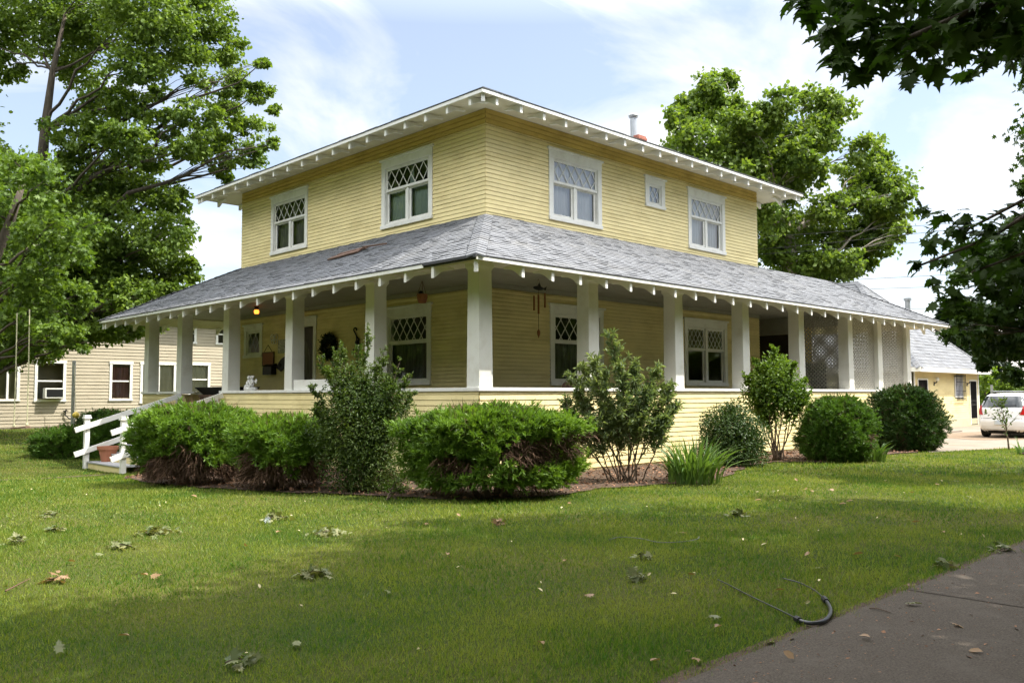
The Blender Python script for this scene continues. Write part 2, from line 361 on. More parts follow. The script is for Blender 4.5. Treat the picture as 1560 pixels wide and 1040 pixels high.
def leafmesh(name, m, parent, P, D, Nn, Ln, Wd, tpl='leaf'):
    P = np.asarray(P, float); n = len(P)
    D = unit(np.asarray(D, float)); Nn = np.asarray(Nn, float); B = unit(np.cross(Nn, D)); Nn = np.cross(D, B)
    T, faces = TPL[tpl]; k = len(T)
    Ln = np.broadcast_to(Ln, (n,)); Wd = np.broadcast_to(Wd, (n,))
    V = P[:, None, :] + D[:, None, :] * (T[None, :, 0:1] * Ln[:, None, None]) + B[:, None, :] * (T[None, :, 1:2] * Wd[:, None, None]) + Nn[:, None, :] * (T[None, :, 2:3] * Ln[:, None, None])
    if parent: V = V - np.array(OFF.get(parent.name, (0, 0, 0)))
    fl = np.concatenate([np.array(f) for f in faces]); ft = np.array([len(f) for f in faces])
    loops = (fl[None, :] + (np.arange(n) * k)[:, None]).ravel(); tot = np.tile(ft, n); start = np.concatenate([[0], np.cumsum(tot)[:-1]])
    me = bpy.data.meshes.new(name); me.vertices.add(n * k); me.loops.add(len(loops)); me.polygons.add(len(tot))
    me.vertices.foreach_set('co', V.astype(np.float32).ravel()); me.loops.foreach_set('vertex_index', loops.astype(np.int32))
    me.polygons.foreach_set('loop_start', start.astype(np.int32)); me.polygons.foreach_set('loop_total', tot.astype(np.int32))
    me.update(calc_edges=True); me.materials.append(m)
    o = bpy.data.objects.new(name, me); COL.objects.link(o)
    if parent: o.parent = parent; OFF[o.name] = OFF.get(parent.name, Vector((0, 0, 0)))
    return o
def rdir(rng, n): return unit(rng.normal(size=(n, 3)))
def cat3(L): return np.concatenate(L) if L else np.zeros((0, 3))

def crown(clumps, rng, lsize, per=90, nsub=14, subr=.36, up=.5, flat=.8):
    P = []; D = []; Nn = []; rref = float(np.median([r for _, r in clumps]))
    for c, r in clumps:
        c = np.array(c)
        k = int(np.clip(nsub * (r / rref) ** 1.7, 4, nsub * 2.2))
        sc = rdir(rng, k) * (rng.uniform(.15, 1, (k, 1)) ** .55) * np.where(rng.uniform(0, 1, (k, 1)) < .2, 1.35, 1.0) * r
        sc[:, 2] *= flat
        for q in sc:
            rr = r * subr * rng.uniform(.6, 1.25); m = int(per * rng.uniform(.7, 1.3))
            a = rng.normal(size=(m, 3)) * rr * .52; a[:, 2] *= .62
            P.append(c + q + a)
            outw = unit(a + q * .6)
            Nn.append(unit(rng.normal(size=(m, 3)) * .7 + outw * .5 + np.array([0, 0, up])))
            D.append(unit(rng.normal(size=(m, 3)) + outw * .8 + np.array([0, 0, -.35])))
    return cat3(P), cat3(D), cat3(Nn)

def limb(mb, a, b, r0, r1, rng, sag=.12, n=6, sides=6):
    a = Vector(a); b = Vector(b); L = (b - a).length; pts = []; rad = []
    mid = (a + b) / 2 + Vector((rng.normal() * L * .10, rng.normal() * L * .10, L * sag)); wob = [Vector(rdir(rng, 1)[0]) * L * .022 for _ in range(n + 1)]; wob[0] = wob[n] = Vector((0, 0, 0))
    for i in range(n + 1):
        t = i / n; p = a * (1 - t) ** 2 + mid * 2 * t * (1 - t) + b * t * t
        pts.append(p + wob[i]); rad.append(r0 + (r1 - r0) * t)
    mb.tube(pts, rad, sides); return pts

def tree(name, label, base, spine, srad, clumps, lmat, bmat, lsize, seed, per=90, nsub=14, group=None, tpl='leaf', wr=.72, up=.5, limbs=True, twigs=True, subr=.36):
    rng = np.random.default_rng(seed)
    t = thing(name, label, 'tree', base, group)
    mb = MB(); mb.tube([Vector(base) + Vector((0, 0, -.15))] + [Vector(p) for p in spine], [srad[0] * 1.25] + list(srad), 10)
    for c, r in clumps:
        c = Vector(c)
        j = min(range(len(spine)), key=lambda i: abs(spine[i][2] - (c.z - .55 * (Vector((spine[i][0], spine[i][1], 0)) - Vector((c.x, c.y, 0))).length)) + .3 * (Vector(spine[i]) - c).length)
        if limbs and r > .27:
            pts = limb(mb, spine[j], c, min(srad[j] * .42, .015 + .013 * (c - Vector(spine[j])).length), .012, rng, n=9)
            if twigs:
                for _ in range(4):
                    e = c + Vector(rdir(rng, 1)[0]) * r * .7
                    limb(mb, pts[6], e, .014, .005, rng, .05, 3, 4)
    mb.build('trunk', bmat, t, smooth=True)
    P, D, Nn = crown(clumps, rng, lsize, per, nsub, subr, up)
    L = lsize * rng.uniform(.7, 1.2, len(P))
    leafmesh('crown', lmat, t, P, D, Nn, L, L * wr, tpl)
    return t
def pxclumps(lst, depth, jit, rng, k=1.0):
    o = []
    for x, y, r in lst:
        d = depth + rng.uniform(-jit, jit); o.append((dep(x, y, d), r * k * d / 1320))
    return o

# ================================================================== SETTING: ground, paving
def grass_ground_mat():
    m = bpy.data.materials.new('lawn_soil_and_grass'); m.use_nodes = True; t = m.node_tree; L = t.links.new; b = t.nodes['Principled BSDF']
    b.inputs['Roughness'].default_value = 0.95; b.inputs['Specular IOR Level'].default_value = 0.1
    tcn = _n(t, 'ShaderNodeTexCoord')
    n1 = _n(t, 'ShaderNodeTexNoise'); n1.inputs['Scale'].default_value = 0.55; n1.inputs['Detail'].default_value = 5
    n2 = _n(t, 'ShaderNodeTexNoise'); n2.inputs['Scale'].default_value = 35; n2.inputs['Detail'].default_value = 5; n2.inputs['Roughness'].default_value = .7
    L(tcn.outputs['Object'], n1.inputs['Vector']); L(tcn.outputs['Object'], n2.inputs['Vector'])
    r1 = _n(t, 'ShaderNodeValToRGB'); e = r1.color_ramp.elements; e[0].position = .35; e[0].color = (0.038, 0.062, 0.010, 1); e[1].position = .68; e[1].color = (0.105, 0.100, 0.026, 1)
    L(n1.outputs['Fac'], r1.inputs[0])
    r2 = _n(t, 'ShaderNodeMapRange'); r2.inputs['From Min'].default_value = .3; r2.inputs['From Max'].default_value = .7; r2.inputs['To Min'].default_value = .55; r2.inputs['To Max'].default_value = 1.3
    L(n2.outputs['Fac'], r2.inputs['Value'])
    mu = _n(t, 'ShaderNodeMix', data_type='RGBA', blend_type='MULTIPLY'); mu.inputs['Factor'].default_value = 1
    L(r1.outputs[0], mu.inputs['A']); L(r2.outputs[0], mu.inputs['B']); L(mu.outputs['Result'], b.inputs['Base Color'])
    bp = _n(t, 'ShaderNodeBump'); bp.inputs['Strength'].default_value = .8; bp.inputs['Distance'].default_value = .03
    L(n2.outputs['Fac'], bp.inputs['Height']); L(bp.outputs[0], b.inputs['Normal'])
    return m
MT['ground'] = grass_ground_mat()
xs = [-900, -400, -150, -80] + [float(v) for v in np.arange(-50, 71, 1.0)] + [100, 160, 400, 900]
ny = len(xs); mb = MB()
mb.v = [Vector((x, y, gz(x, y) if abs(x) < 75 and abs(y) < 75 else (0.22 if y > 26 else 0.0))) for y in xs for x in xs]
mb.f = [(j * ny + i, j * ny + i + 1, (j + 1) * ny + i + 1, (j + 1) * ny + i) for j in range(ny - 1) for i in range(ny - 1)]
struct(mb.build('ground', MT['ground'], smooth=True))
SW_Y0, SW_Y1 = -10.6, -8.55
def wavy(mb, x0, x1, y0, y1, z, amp=.03, seed=0, edge1=True):
    n = int((x1 - x0) / .25) + 1
    V = []
    for i in range(n + 1):
        x = x0 + (x1 - x0) * i / n
        V += [(x, y0 + amp * mnoise.noise((x * 1.7, seed, 0)), z), (x, y1 + amp * mnoise.noise((x * 1.7, seed + 9, 0)) + amp * .5 * mnoise.noise((x * 7, seed + 3, 0)), z)]
    mb.add(V, [(2 * i, 2 * i + 2, 2 * i + 3, 2 * i + 1) for i in range(n)])
mb = MB(); wavy(mb, -60, 60, SW_Y0 - .1, SW_Y1 + .09, 0.006, .05, 4); struct(mb.build('soil_edging', MT['soil'], fix=False))
mb = MB()
for x0, x1 in ((-60, -9.4), (-9.385, -3.37), (-3.35, 2.7), (2.715, 8.7), (8.715, 60)): wavy(mb, x0, x1, SW_Y0, SW_Y1, 0.014, .022, 2)
struct(mb.build('sidewalk', MT['asphalt'], fix=False))
mb = MB(); mb.box(-200, 200, -24, -14.5, -.1, 0.008); struct(mb.build('road', MT['asphalt']))
# driveway by the garage: concrete apron with a bare dirt strip
mb = MB()
mb.add([(13.2, -2.75, .006), (16.5, -3.75, .006), (22, -5.2, .006), (60, -14, .006), (60, 2.85, .006), (19.6, 2.85, .006), (19.4, -.2, .006), (14.4, -1.5, .006)], [tuple(range(8))])
struct(mb.build('driveway', MT['concrete'], fix=False))
mb = MB()
mb.add([(20.3, -1.6, .011), (22.5, -3.4, .011), (32, -5.2, .011), (34, -.5, .011), (24, .9, .011), (21.5, .3, .011)], [tuple(range(6))])
struct(mb.build('dirt_patch', mat('dry_dirt', (0.19, 0.135, 0.085), .95, .2, 2, .4, 30, dirt=((0.24, 0.20, 0.155), .7), dscale=1.2), fix=False))
mb = MB(); mb.box(24.2, 26.6, .9, 1.9, 0.0, .07); mb.box(21.4, 23.2, 1.3, 2.1, 0, .06); struct(mb.build('concrete_slab', MT['concrete'], bevel=.01))
mb = MB(); pth = [(-2.75, 9.75), (-4.6, 8.75), (-6.2, 8.3), (-9, 7.9), (-14, 7.6)]; V = []
for k, (x, y) in enumerate(pth): V += [(x, y - .16, gz(x, y) + .012), (x, y + .16, gz(x, y) + .012)]
mb.add(V, [(2 * k, 2 * k + 2, 2 * k + 3, 2 * k + 1) for k in range(4)]); struct(mb.build('front_path', MT['soil'], fix=False))
# planting bed along the house
BED = [(-1.9, 9.2), (-3.6, 6.5), (-4.0, 4.6), (-3.8, 2.6), (-3.15, .8), (-2.55, -.4), (-2.05, -1.9), (-.8, -2.45), (.6, -2.25), (1.7, -2.55), (2.6, -2.9), (4.2, -2.45), (5.8, -1.75), (7.4, -1.5), (8.5, -2.7), (9.6, -2.9), (11.3, -2.2), (12.6, -2.6), (13.6, -2.2), (14.2, -1.0), (19.5, -.7), (19.5, .2), (.2, .2), (.2, 9.4)]
mb = MB(); 
BP = []
for i in range(len(BED)):
    a = Vector(BED[i]); b = Vector(BED[(i + 1) % len(BED)]); k = 6
    for j in range(k):
        p = a.lerp(b, j / k); p += Vector((mnoise.noise((p.x * 2, p.y * 2, 1)), mnoise.noise((p.x * 2, p.y * 2, 5)))) * .16; BP.append(p)
def inside(P, poly):
    x, y = P[:, 0], P[:, 1]; c = np.zeros(len(P), bool); n = len(poly)
    for i in range(n):
        x0, y0 = poly[i]; x1, y1 = poly[(i + 1) % n]
        if y0 == y1: continue
        m = ((y0 > y) != (y1 > y)) & (x < (x1 - x0) * (y - y0) / (y1 - y0) + x0); c ^= m
    return c
bedbm = bmesh.new()
fv = [bedbm.verts.new((p.x, p.y, 0)) for p in BP]; bedbm.faces.new(fv)
bmesh.ops.triangulate(bedbm, faces=bedbm.faces); bmesh.ops.subdivide_edges(bedbm, edges=bedbm.edges, cuts=3, use_grid_fill=True)
for v in bedbm.verts: v.co.z = gz(v.co.x, v.co.y) + .022
me = bpy.data.meshes.new('planting_bed'); bedbm.to_mesh(me); bedbm.free(); me.materials.append(MT['soil'])
bedo = bpy.data.objects.new('planting_bed', me); COL.objects.link(bedo); struct(bedo)
gzv = np.vectorize(gz)
rng = np.random.default_rng(5)
Q = np.column_stack([rng.uniform(-4.6, 19.5, 26000), rng.uniform(-3.2, 9.3, 26000)]); Q = Q[inside(Q, [(p.x, p.y) for p in BP])]
Q = Q[(Q[:, 0] < 0) | (Q[:, 1] < 0)]
P = np.column_stack([Q, gzv(Q[:, 0], Q[:, 1]) + .024 + rng.uniform(0, .03, len(Q))])
ln = rng.uniform(.03, .085, len(P))
stuff(leafmesh('leaf_litter', MT['litter'], None, P, unit(rng.normal(size=P.shape) * np.array([1, 1, .3])), rng.normal(size=P.shape) * .45 + np.array([0, 0, 1]), ln, ln * rng.uniform(.3, .8, len(P)), 'leaf'),
      'brown leaf litter covering the bed below the house shrubs', 'leaf litter')

# lawn blades, thinner with distance
def lawn():
    rng = np.random.default_rng(11); PP = []; LL = []; WW = []
    for d0, d1, dens, w_, h_ in ((3.6, 6.5, 6200, .0050, .036), (6.5, 10, 3600, .0068, .038), (10, 16, 1500, .0115, .040), (16, 26, 520, .019, .045), (26, 40, 160, .03, .05)):
        n = int(.70 * (d1 ** 2 - d0 ** 2) * dens)
        d = np.sqrt(rng.uniform(d0 ** 2, d1 ** 2, n)); s = rng.uniform(-.70, .70, n) * d
        xy = CAM[None, :2] + d[:, None] * FH[None, :2] + s[:, None] * RT0[None, :2]
        ok = ~((xy[:, 1] < SW_Y1 + .05 + .035 * np.sin(xy[:, 0] * 9) * np.sin(xy[:, 0] * 2.3) - .13 * rng.uniform(0, 1, len(xy)) ** 2.5) & (xy[:, 1] > SW_Y0))
        ok &= ~inside(xy, [(p.x, p.y) for p in BP]); ok &= ~((xy[:, 0] > -.1) & (xy[:, 0] < 19.6) & (xy[:, 1] > -.1) & (xy[:, 1] < 15))
        ok &= ~inside(xy, [(13.2, -2.75), (16.5, -3.75), (22, -5.2), (60, -14), (60, 2.85), (19.6, 2.85), (19.4, -.2), (14.4, -1.5)])
        ok &= ~((xy[:, 0] > 14) & (xy[:, 1] > -3))
        xy = xy[ok]
        # patchy growth
        pn = np.sin(xy[:, 0] * 1.3 + 2 * np.sin(xy[:, 1] * .8)) * np.sin(xy[:, 1] * 1.1 + 1.7 * np.sin(xy[:, 0] * .6))
        keep = rng.uniform(0, 1, len(xy)) < .80 + .2 * pn; xy = xy[keep]; pn = pn[keep]
        P = np.column_stack([xy, gzv(xy[:, 0], xy[:, 1]) - .002]); PP.append(P)
        LL.append(h_ * rng.uniform(.45, 1.35, len(P)) * (1 + .22 * pn) * np.where(rng.uniform(0, 1, len(P)) < .03, 1.7, 1)); WW.append(w_ * rng.uniform(.7, 1.3, len(P)))
    P = np.concatenate(PP); n = len(P)
    D = np.column_stack([rng.normal(0, .42, n), rng.normal(0, .42, n), np.ones(n)])
    return leafmesh('lawn_grass', LEAF['grass'], None, P, D, rdir(rng, n) * np.array([1, 1, .2]) + np.array([0, 0, .01]), np.concatenate(LL), np.concatenate(WW), 'blade')
stuff(lawn(), 'mown green lawn in front of the yellow house', 'lawn')

# ================================================================== YELLOW HOUSE
PP_ = 2.1; YW, XW = 12.95, 13.24; ZC = 3.88; ZF = .86
house = thing('yellow_house', 'two storey yellow clapboard house with deep wraparound porch and grey shingle roofs', 'house', (0, 0, 0))
ML = Matrix(((0, -1, 0, 0), (1, 0, 0, 0), (0, 0, 1, 0), (0, 0, 0, 1)))     # local (u, n, z) -> west face: x = -n, y = u
MR = Matrix(((1, 0, 0, 0), (0, -1, 0, 0), (0, 0, 1, 0), (0, 0, 0, 1)))     # south face: x = u, y = -n
def face(side, plane):
    return Matrix.Translation(Vector((plane, 0, 0) if side == 'L' else (0, plane, 0))) @ (ML if side == 'L' else MR)
def lap(mb, u0, u1, z0, z1, step, lip=.016, holes=(), seed=0):
    """clapboards in local (u, n, z); boards are broken into lengths with tiny irregularities"""
    rg = random.Random(seed); z = z0
    while z < z1 - .004:
        zt = min(z + step, z1); zm = (z + zt) / 2
        spans = [(u0, u1)]
        for a, b, c, d in holes:
            if c < zm < d:
                ns = []
                for s, e in spans:
                    if b <= s or a >= e: ns.append((s, e)); continue
                    if a > s: ns.append((s, a))
                    if b < e: ns.append((b, e))
                spans = ns
        for s, e in spans:
            cuts = [s]; x = s + rg.uniform(.6, 3.6)
            while x < e - .5: cuts.append(x); x += rg.uniform(1.8, 4.2)
            cuts.append(e)
            for a, b in zip(cuts, cuts[1:]):
                l0 = lip * rg.uniform(.8, 1.2); l1 = lip * rg.uniform(.8, 1.2); d0 = rg.uniform(-.002, .002); d1 = rg.uniform(-.002, .002)
                gh = .011; gd = -.016
                mb.add([(a, l0, z + d0), (b, l1, z + d1), (b, .007, zt - gh), (a, .007, zt - gh), (a, gd, z + d0), (b, gd, z + d1), (b, gd, zt - gh), (a, gd, zt - gh), (b, gd, zt), (a, gd, zt)], [(0, 1, 2, 3), (4, 5, 1, 0), (3, 2, 6, 7), (7, 6, 8, 9)])
        z = zt
# window openings (u0, u1, z0, z1) are the outer edges of the casing
WIN = [('L', 3.86, 5.80, 5.50, 7.20, 'double', 'curtgreen', 'glass'), ('L', 9.19, 11.15, 5.50, 7.20, 'double', 'curtdark', 'glass'),
       ('R', 4.04, 5.90, 5.49, 7.17, 'double', 'curtpink', 'glassR'), ('R', 7.66, 8.51, 6.35, 7.16, 'small', 'curtblue', 'glassR'), ('R', 9.58, 11.42, 5.48, 7.17, 'double', 'curtblue', 'glassR'),
       ('L', 3.90, 5.65, 1.74, 3.60, 'single', 'curtdark', 'glass'), ('L', 11.58, 12.66, 2.62, 3.60, 'small', 'dark', 'glass'),
       ('R', 4.05, 5.92, 1.72, 3.58, 'single', 'curtdark', 'glass'), ('R', 9.32, 11.42, 1.74, 3.58, 'pair', 'dark', 'glass')]
def hole(wd): return (wd[1] + .07, wd[2] - .07, wd[3] + .05, wd[4] - .07)
def clipseg(u0, u1, z0, z1, pu, pz, du, dz):
    t0, t1 = -1e9, 1e9
    for p, d, a, b in ((pu, du, u0, u1), (pz, dz, z0, z1)):
        if abs(d) < 1e-9:
            if p < a or p > b: return None
        else:
            x, y = (a - p) / d, (b - p) / d
            if x > y: x, y = y, x
            t0, t1 = max(t0, x), min(t1, y)
    return (t0, t1) if t1 - t0 > .015 else None
def lattice(mb, u0, u1, z0, z1, n, su, sz, wd, th, two=True):
    """diamond strips in the (u, z) rectangle at depth n"""
    for s in (1, -1):
        dirv = Vector((su, s * sz)).normalized(); nn = n + (th if (s < 0 and two) else 0)
        k0 = -int((u1 - u0) / su + (z1 - z0) / sz) - 2
        for k in range(k0, -k0 + 1):
            pu = u0 + (k + .5) * su; pz = z0 if s > 0 else z1
            r_ = clipseg(u0, u1, z0, z1, pu, pz, dirv.x, dirv.y)
            if not r_: continue
            a = (pu + dirv.x * r_[0], nn, pz + dirv.y * r_[0]); b = (pu + dirv.x * r_[1], nn, pz + dirv.y * r_[1])
            mb.bar(a, b, th, wd, (dirv.y, 0, -dirv.x)) if False else mb.bar(a, b, th, wd, (-dirv.y, 0, dirv.x))
def window(side, u0, u1, z0, z1, style, cur, gl, plane=PP_, par=None, mats=('white',)):
    M_ = face(side, plane); par = par or house; wm = MT['white']
    cs, hd, sl = (.14, .24, .09) if style != 'small' else (.15, .20, .08)
    a, b, c, d = u0 + cs, u1 - cs, z0 + sl, z1 - hd
    f = MB(M_)
    f.box(u0, a, -.02, .035, z0 + sl, z1 - hd); f.box(b, u1, -.02, .035, z0 + sl, z1 - hd)
    f.box(u0 - .005, u1 + .005, -.02, .038, z1 - hd, z1 - .05)
    f.box(u0 - .05, u1 + .05, -.02, .07, z1 - .05, z1)
    f.box(u0 - .01, u1 + .01, -.02, .06, z0, z0 + sl)
    for x0, x1, y0, y1 in ((a, a + .02, c, d), (b - .02, b, c, d), (a + .02, b - .02, d - .02, d), (a + .02, b - .02, c, c + .02)): f.box(x0, x1, -.12, .012, y0, y1)
    win = f.build('window', wm, par, bevel=.004)
    lat = MB(M_); sash = MB(M_); pane = MB(M_); a += .02; b -= .02; c += .02; d -= .02
    def sash_fr(x0, x1, y0, y1, w_, n0, n1):
        sash.box(x0, x0 + w_, n0, n1, y0, y1); sash.box(x1 - w_, x1, n0, n1, y0, y1)
        sash.box(x0 + w_, x1 - w_, n0, n1, y0, y0 + w_); sash.box(x0 + w_, x1 - w_, n0, n1, y1 - w_, y1)
        pane.add([(x0 + w_, n0 + .012, y0 + w_), (x1 - w_, n0 + .012, y0 + w_), (x1 - w_, n0 + .012, y1 - w_), (x0 + w_, n0 + .012, y1 - w_)], [(0, 1, 2, 3) if side == 'R' else (3, 2, 1, 0)])
    if style == 'small':
        sash_fr(a, b, c, d, .045, -.03, .0); lattice(lat, a + .045, b - .045, c + .045, d - .045, -.012, (b - a - .09) / 2, (b - a - .09) / 2 * 1.35, .014, .008)
    else:
        cols = [(a, b)] if style != 'pair' else [(a, (a + b) / 2 - .06), ((a + b) / 2 + .06, b)]
        if style == 'pair': sash.box((a + b) / 2 - .06, (a + b) / 2 + .06, -.09, .03, c, d)
        zs = c + (d - c) * .60
        for x0, x1 in cols:
            sash_fr(x0, x1, zs, d, .045, -.035, -.003)
            nd = max(4, round((x1 - x0) / .30)) if style != 'pair' else 4
            su = (x1 - x0 - .09) / nd / 1.0; lattice(lat, x0 + .045, x1 - .045, zs + .045, d - .045, -.016, su, su * 1.35, .018, .008)
            if style == 'double':
                m_ = (x0 + x1) / 2; sash.box(m_ - .05, m_ + .05, -.07, -.005, c, zs)
                sash_fr(x0, m_ - .05, c, zs, .06, -.075, -.04); sash_fr(m_ + .05, x1, c, zs, .06, -.075, -.04)
            else: sash_fr(x0, x1, c, zs, .045, -.075, -.04)
            sash.box(x0, x1, -.04, .02, zs - .022, zs + .02)
    sash.build('sash', wm, win, bevel=.003); lat.build('lattice', wm, win); pane.build('pane', MT[gl], win, fix=False)
    # curtain with soft folds, behind the glass
    if cur != 'dark':
        cb = MB(M_); nfold = 40
        spans = [(a, b)]
        if style == 'double' and gl == 'glass': spans = [(a, b - .0)]
        for s, e in spans:
            top = d if cur in ('curtpink', 'curtblue', 'curttan') else (c + (d - c) * .62)
            V = []
            for i in range(nfold + 1):
                x = s + (e - s) * i / nfold; n_ = -.16 + .012 * math.sin(i * 1.9) + .006 * math.sin(i * .7)
                V += [(x, n_, c - .05), (x, n_, top)]
            cb.add(V, [(2 * i, 2 * i + 2, 2 * i + 3, 2 * i + 1) for i in range(nfold)])
            if gl == 'glass' and style == 'double':
                m_ = (s + e) / 2; cb.add([(m_ - .10, -.15, top), (m_ + .08, -.15, top), (m_ + .06, -.15, d), (m_ - .06, -.15, d)], [(0, 1, 2, 3)])
        cb.build('curtain', MT[cur], win, smooth=False, fix=False)
    return win
for wd in WIN: window(*wd)

DOOR_L = (8.69, 10.15, ZF, 3.62)        # front door on the west wall
# upper walls: lap siding, top courses darkened for eave shade plus stain
for side, u1, nm in (('L', YW, 1), ('R', XW, 2)):
    hs = [hole(x) for x in WIN if x[0] == side]
    mb = MB(face(side, PP_)); lap(mb, PP_ - .014, u1, 5.2, 7.30, .0935, holes=hs, seed=nm); mb.build('siding', MT['siding'], house, fix=False)
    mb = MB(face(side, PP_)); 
    lap(mb, PP_ - .012, u1, 7.30, 7.62, .106, lip=.022, holes=hs, seed=nm + 5); mb.build('frieze', MT['sidingstainshade'], house, fix=False)
    if side == 'L': hs = hs + [DOOR_L]
    mb = MB(face(side, PP_)); lap(mb, PP_, u1, ZF, ZC - .10, .085, holes=hs, seed=nm + 9); mb.build('porch_wall', MT['siding'], house, fix=False)
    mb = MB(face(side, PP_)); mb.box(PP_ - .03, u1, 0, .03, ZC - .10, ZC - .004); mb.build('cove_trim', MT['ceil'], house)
# back walls, floors: plain closing faces
mb = MB(); mb.box(XW - .1, XW, PP_ + .01, YW - .11, 0, 7.6); mb.box(PP_ + .01, XW, YW - .1, YW, 0, 7.6); mb.build('rear_wall', MT['siding'], house)
mb = MB(); mb.box(PP_ + .02, XW - .12, PP_ + .02, YW - .12, 4.5, 4.6); mb.box(PP_ + .02, XW - .12, PP_ + .02, YW - .12, .7, .8)
mb.box(PP_ + 3.2, XW - .12, PP_ + 3.2, PP_ + 3.3, .81, 4.49); mb.box(PP_ + 3.2, PP_ + 3.3, PP_ + 3.3, YW - .2, .81, 4.49)
mb.box(PP_ + 3.2, XW - .12, PP_ + 3.2, PP_ + 3.3, 4.61, 7.5); mb.box(PP_ + 3.2, PP_ + 3.3, PP_ + 3.3, YW - .2, 4.61, 7.5); mb.build('interior', MT['dark'], house)

# roofs -----------------------------------------------------------------
def tabs(mb, A, U, S, Nn, vmax, lo, hi, exp=.125, tab=.19, lip=.012, seed=0, v0=0.0):
    """shingle tabs on a slope: A eave origin, U along eave, S up the slope, N outward; lo(v), hi(v) give the u limits"""
    rg = random.Random(seed); A, U, S, Nn = map(Vector, (A, U, S, Nn)); v = v0; row = 0
    while v < vmax - .01:
        vt = min(v + exp, vmax); a, b = lo(v), hi(v); a2, b2 = lo(vt), hi(vt)
        u = a - (row % 2) * tab * .5 - rg.uniform(0, .1)
        while u < b:
            e = u + tab * rg.uniform(.9, 1.1); us, ue = max(u, a), min(e, b)
            if ue - us > .005:
                g = .004; l = lip * rg.choice((.7, .8, 1, 1, 1.2, 1.7)); dv_ = rg.uniform(-.008, .008)
                p0, p1 = us + (g if us > a else 0), ue
                q0, q1 = min(max(p0, a2), b2), max(min(p1, b2), a2)
                f = lambda uu, vv, nn: A + U * uu + S * vv + Nn * nn
                mb.add([f(p0, v + dv_, l), f(p1, v + dv_, l), f(q1, vt + .01, .002), f(q0, vt + .01, .002), f(p0, v + dv_, -.004), f(p1, v + dv_, -.004)], [(0, 1, 2, 3), (4, 5, 1, 0)])
            u = e
        v = vt; row += 1
E_ = .8; ZE = 3.80; ZT = 5.33; RUN = PP_ + E_; SL = (ZT - ZE) / RUN; LEN = math.hypot(RUN, ZT - ZE); cs_ = RUN / LEN; sn_ = (ZT - ZE) / LEN
YE, XE = 16.2, 20.56
roof = MB(); kN = (YE - YW) / RUN; kE = 1.0
tabs(roof, (-E_, -E_, ZE), (0, 1, 0), (cs_, 0, sn_), (-sn_, 0, cs_), LEN, lambda v: v * cs_, lambda v: (YE + E_) - v * cs_ * kN, seed=1)
tabs(roof, (-E_, -E_, ZE), (1, 0, 0), (0, cs_, sn_), (0, -sn_, cs_), LEN, lambda v: v * cs_, lambda v: (XE + E_) - v * cs_, seed=2)
pr = roof.build('porch_roof', MT['shingle'], house, fix=False)
mb = MB()   # roof deck under the shingles, hip ends
h0 = .012
T = [(-E_, -E_), (-E_, YE), (PP_, YW), (PP_, PP_), (XE - RUN, PP_), (XE, -E_)]
Z_ = [ZE, ZE, ZT, ZT, ZT, ZE]
Pd = [Vector((x, y, z - h0)) for (x, y), z in zip(T, Z_)]
mb.add(Pd, [(0, 1, 2, 3), (0, 3, 4, 5)])
mb.add([(-E_, YE, ZE - h0), (XW, YE, ZE - h0), (XW, YW, ZT - h0), (PP_, YW, ZT - h0)], [(0, 1, 2, 3)])
mb.add([(XE, -E_, ZE - h0), (XE - RUN, PP_, ZT - h0), (XE - RUN, 6, ZT - h0), (XE, 9, ZE - h0)], [(0, 1, 2, 3)])
mb.add([(XW, PP_, ZT - h0), (XE - RUN, PP_, ZT - h0), (XE - RUN, 6, ZT - h0), (XW, 6, ZT - h0)], [(0, 1, 2, 3)])
mb.build('roof_deck', MT['shingleedge'], pr, fix=False)
# hip caps
hc = MB(); rg = random.Random(3)
def hipcap(A, B, w_=.16, ln_=.20, droop=.05):
    A = Vector(A); B = Vector(B); n = int((B - A).length / ln_); d = (B - A).normalized(); side = d.cross(Vector((0, 0, 1))).normalized()
    for i in range(n):
        p = A + d * (i * ln_); q = p + d * (ln_ + .05); h = .034 + rg.uniform(-.004, .006)
        dz = Vector((0, 0, -droop)); u = Vector((0, 0, h)); u2 = Vector((0, 0, .018))
        hc.add([p - side * w_ + dz + u, p + u, p + side * w_ + dz + u, q - side * w_ + dz + u2, q + u2, q + side * w_ + dz + u2, p - side * w_ + dz, p, p + side * w_ + dz], [(0, 1, 4, 3), (1, 2, 5, 4), (6, 7, 1, 0), (7, 8, 2, 1)])
for A_, B_ in (((-E_, -E_, ZE), (PP_, PP_, ZT)), ((-E_, YE, ZE), (PP_, YW, ZT)), ((XE, -E_, ZE), (XE - RUN, PP_, ZT))):
    hc = MB(); hipcap(A_, B_); hc.build('hip_cap', MT['shingle'], pr, fix=False)
# fascia and soffit of the porch
FB = ZE - .115
mb = MB(); mb.box(-E_ - .022, -E_, .55, YE, FB + .03, ZE - .018); mb.box(-E_ + .0, XE, -E_ - .022, -E_, FB + .03, ZE - .018); mb.box(XE, XE + .022, -E_, 9, FB + .03, ZE - .018); mb.box(-E_, XW, YE, YE + .022, FB + .03, ZE - .018)
mb.build('fascia', MT['white'], house, bevel=.004)
mb = MB(); mb.box(-E_ - .03, -E_ - .002, -E_ - .03, .56, ZE - .045, ZE + .004); mb.box(-E_ + .012, -E_ + .03, -E_ + .02, .56, FB + .04, ZE - .05); mb.box(-E_ - .03, -E_ - .002, .56, YE + .02, ZE - .016, ZE + .006); mb.box(-E_, XE + .02, -E_ - .032, -E_ - .002, ZE - .016, ZE + .006)
mb.build('drip_edge', MT['shingleedge'], house)
mb = MB(); so = .05; zs0 = FB + .045; zs1 = zs0 + SL * (E_ - .12)
def sofquad(p): mb.add(p, [(0, 1, 2, 3)])
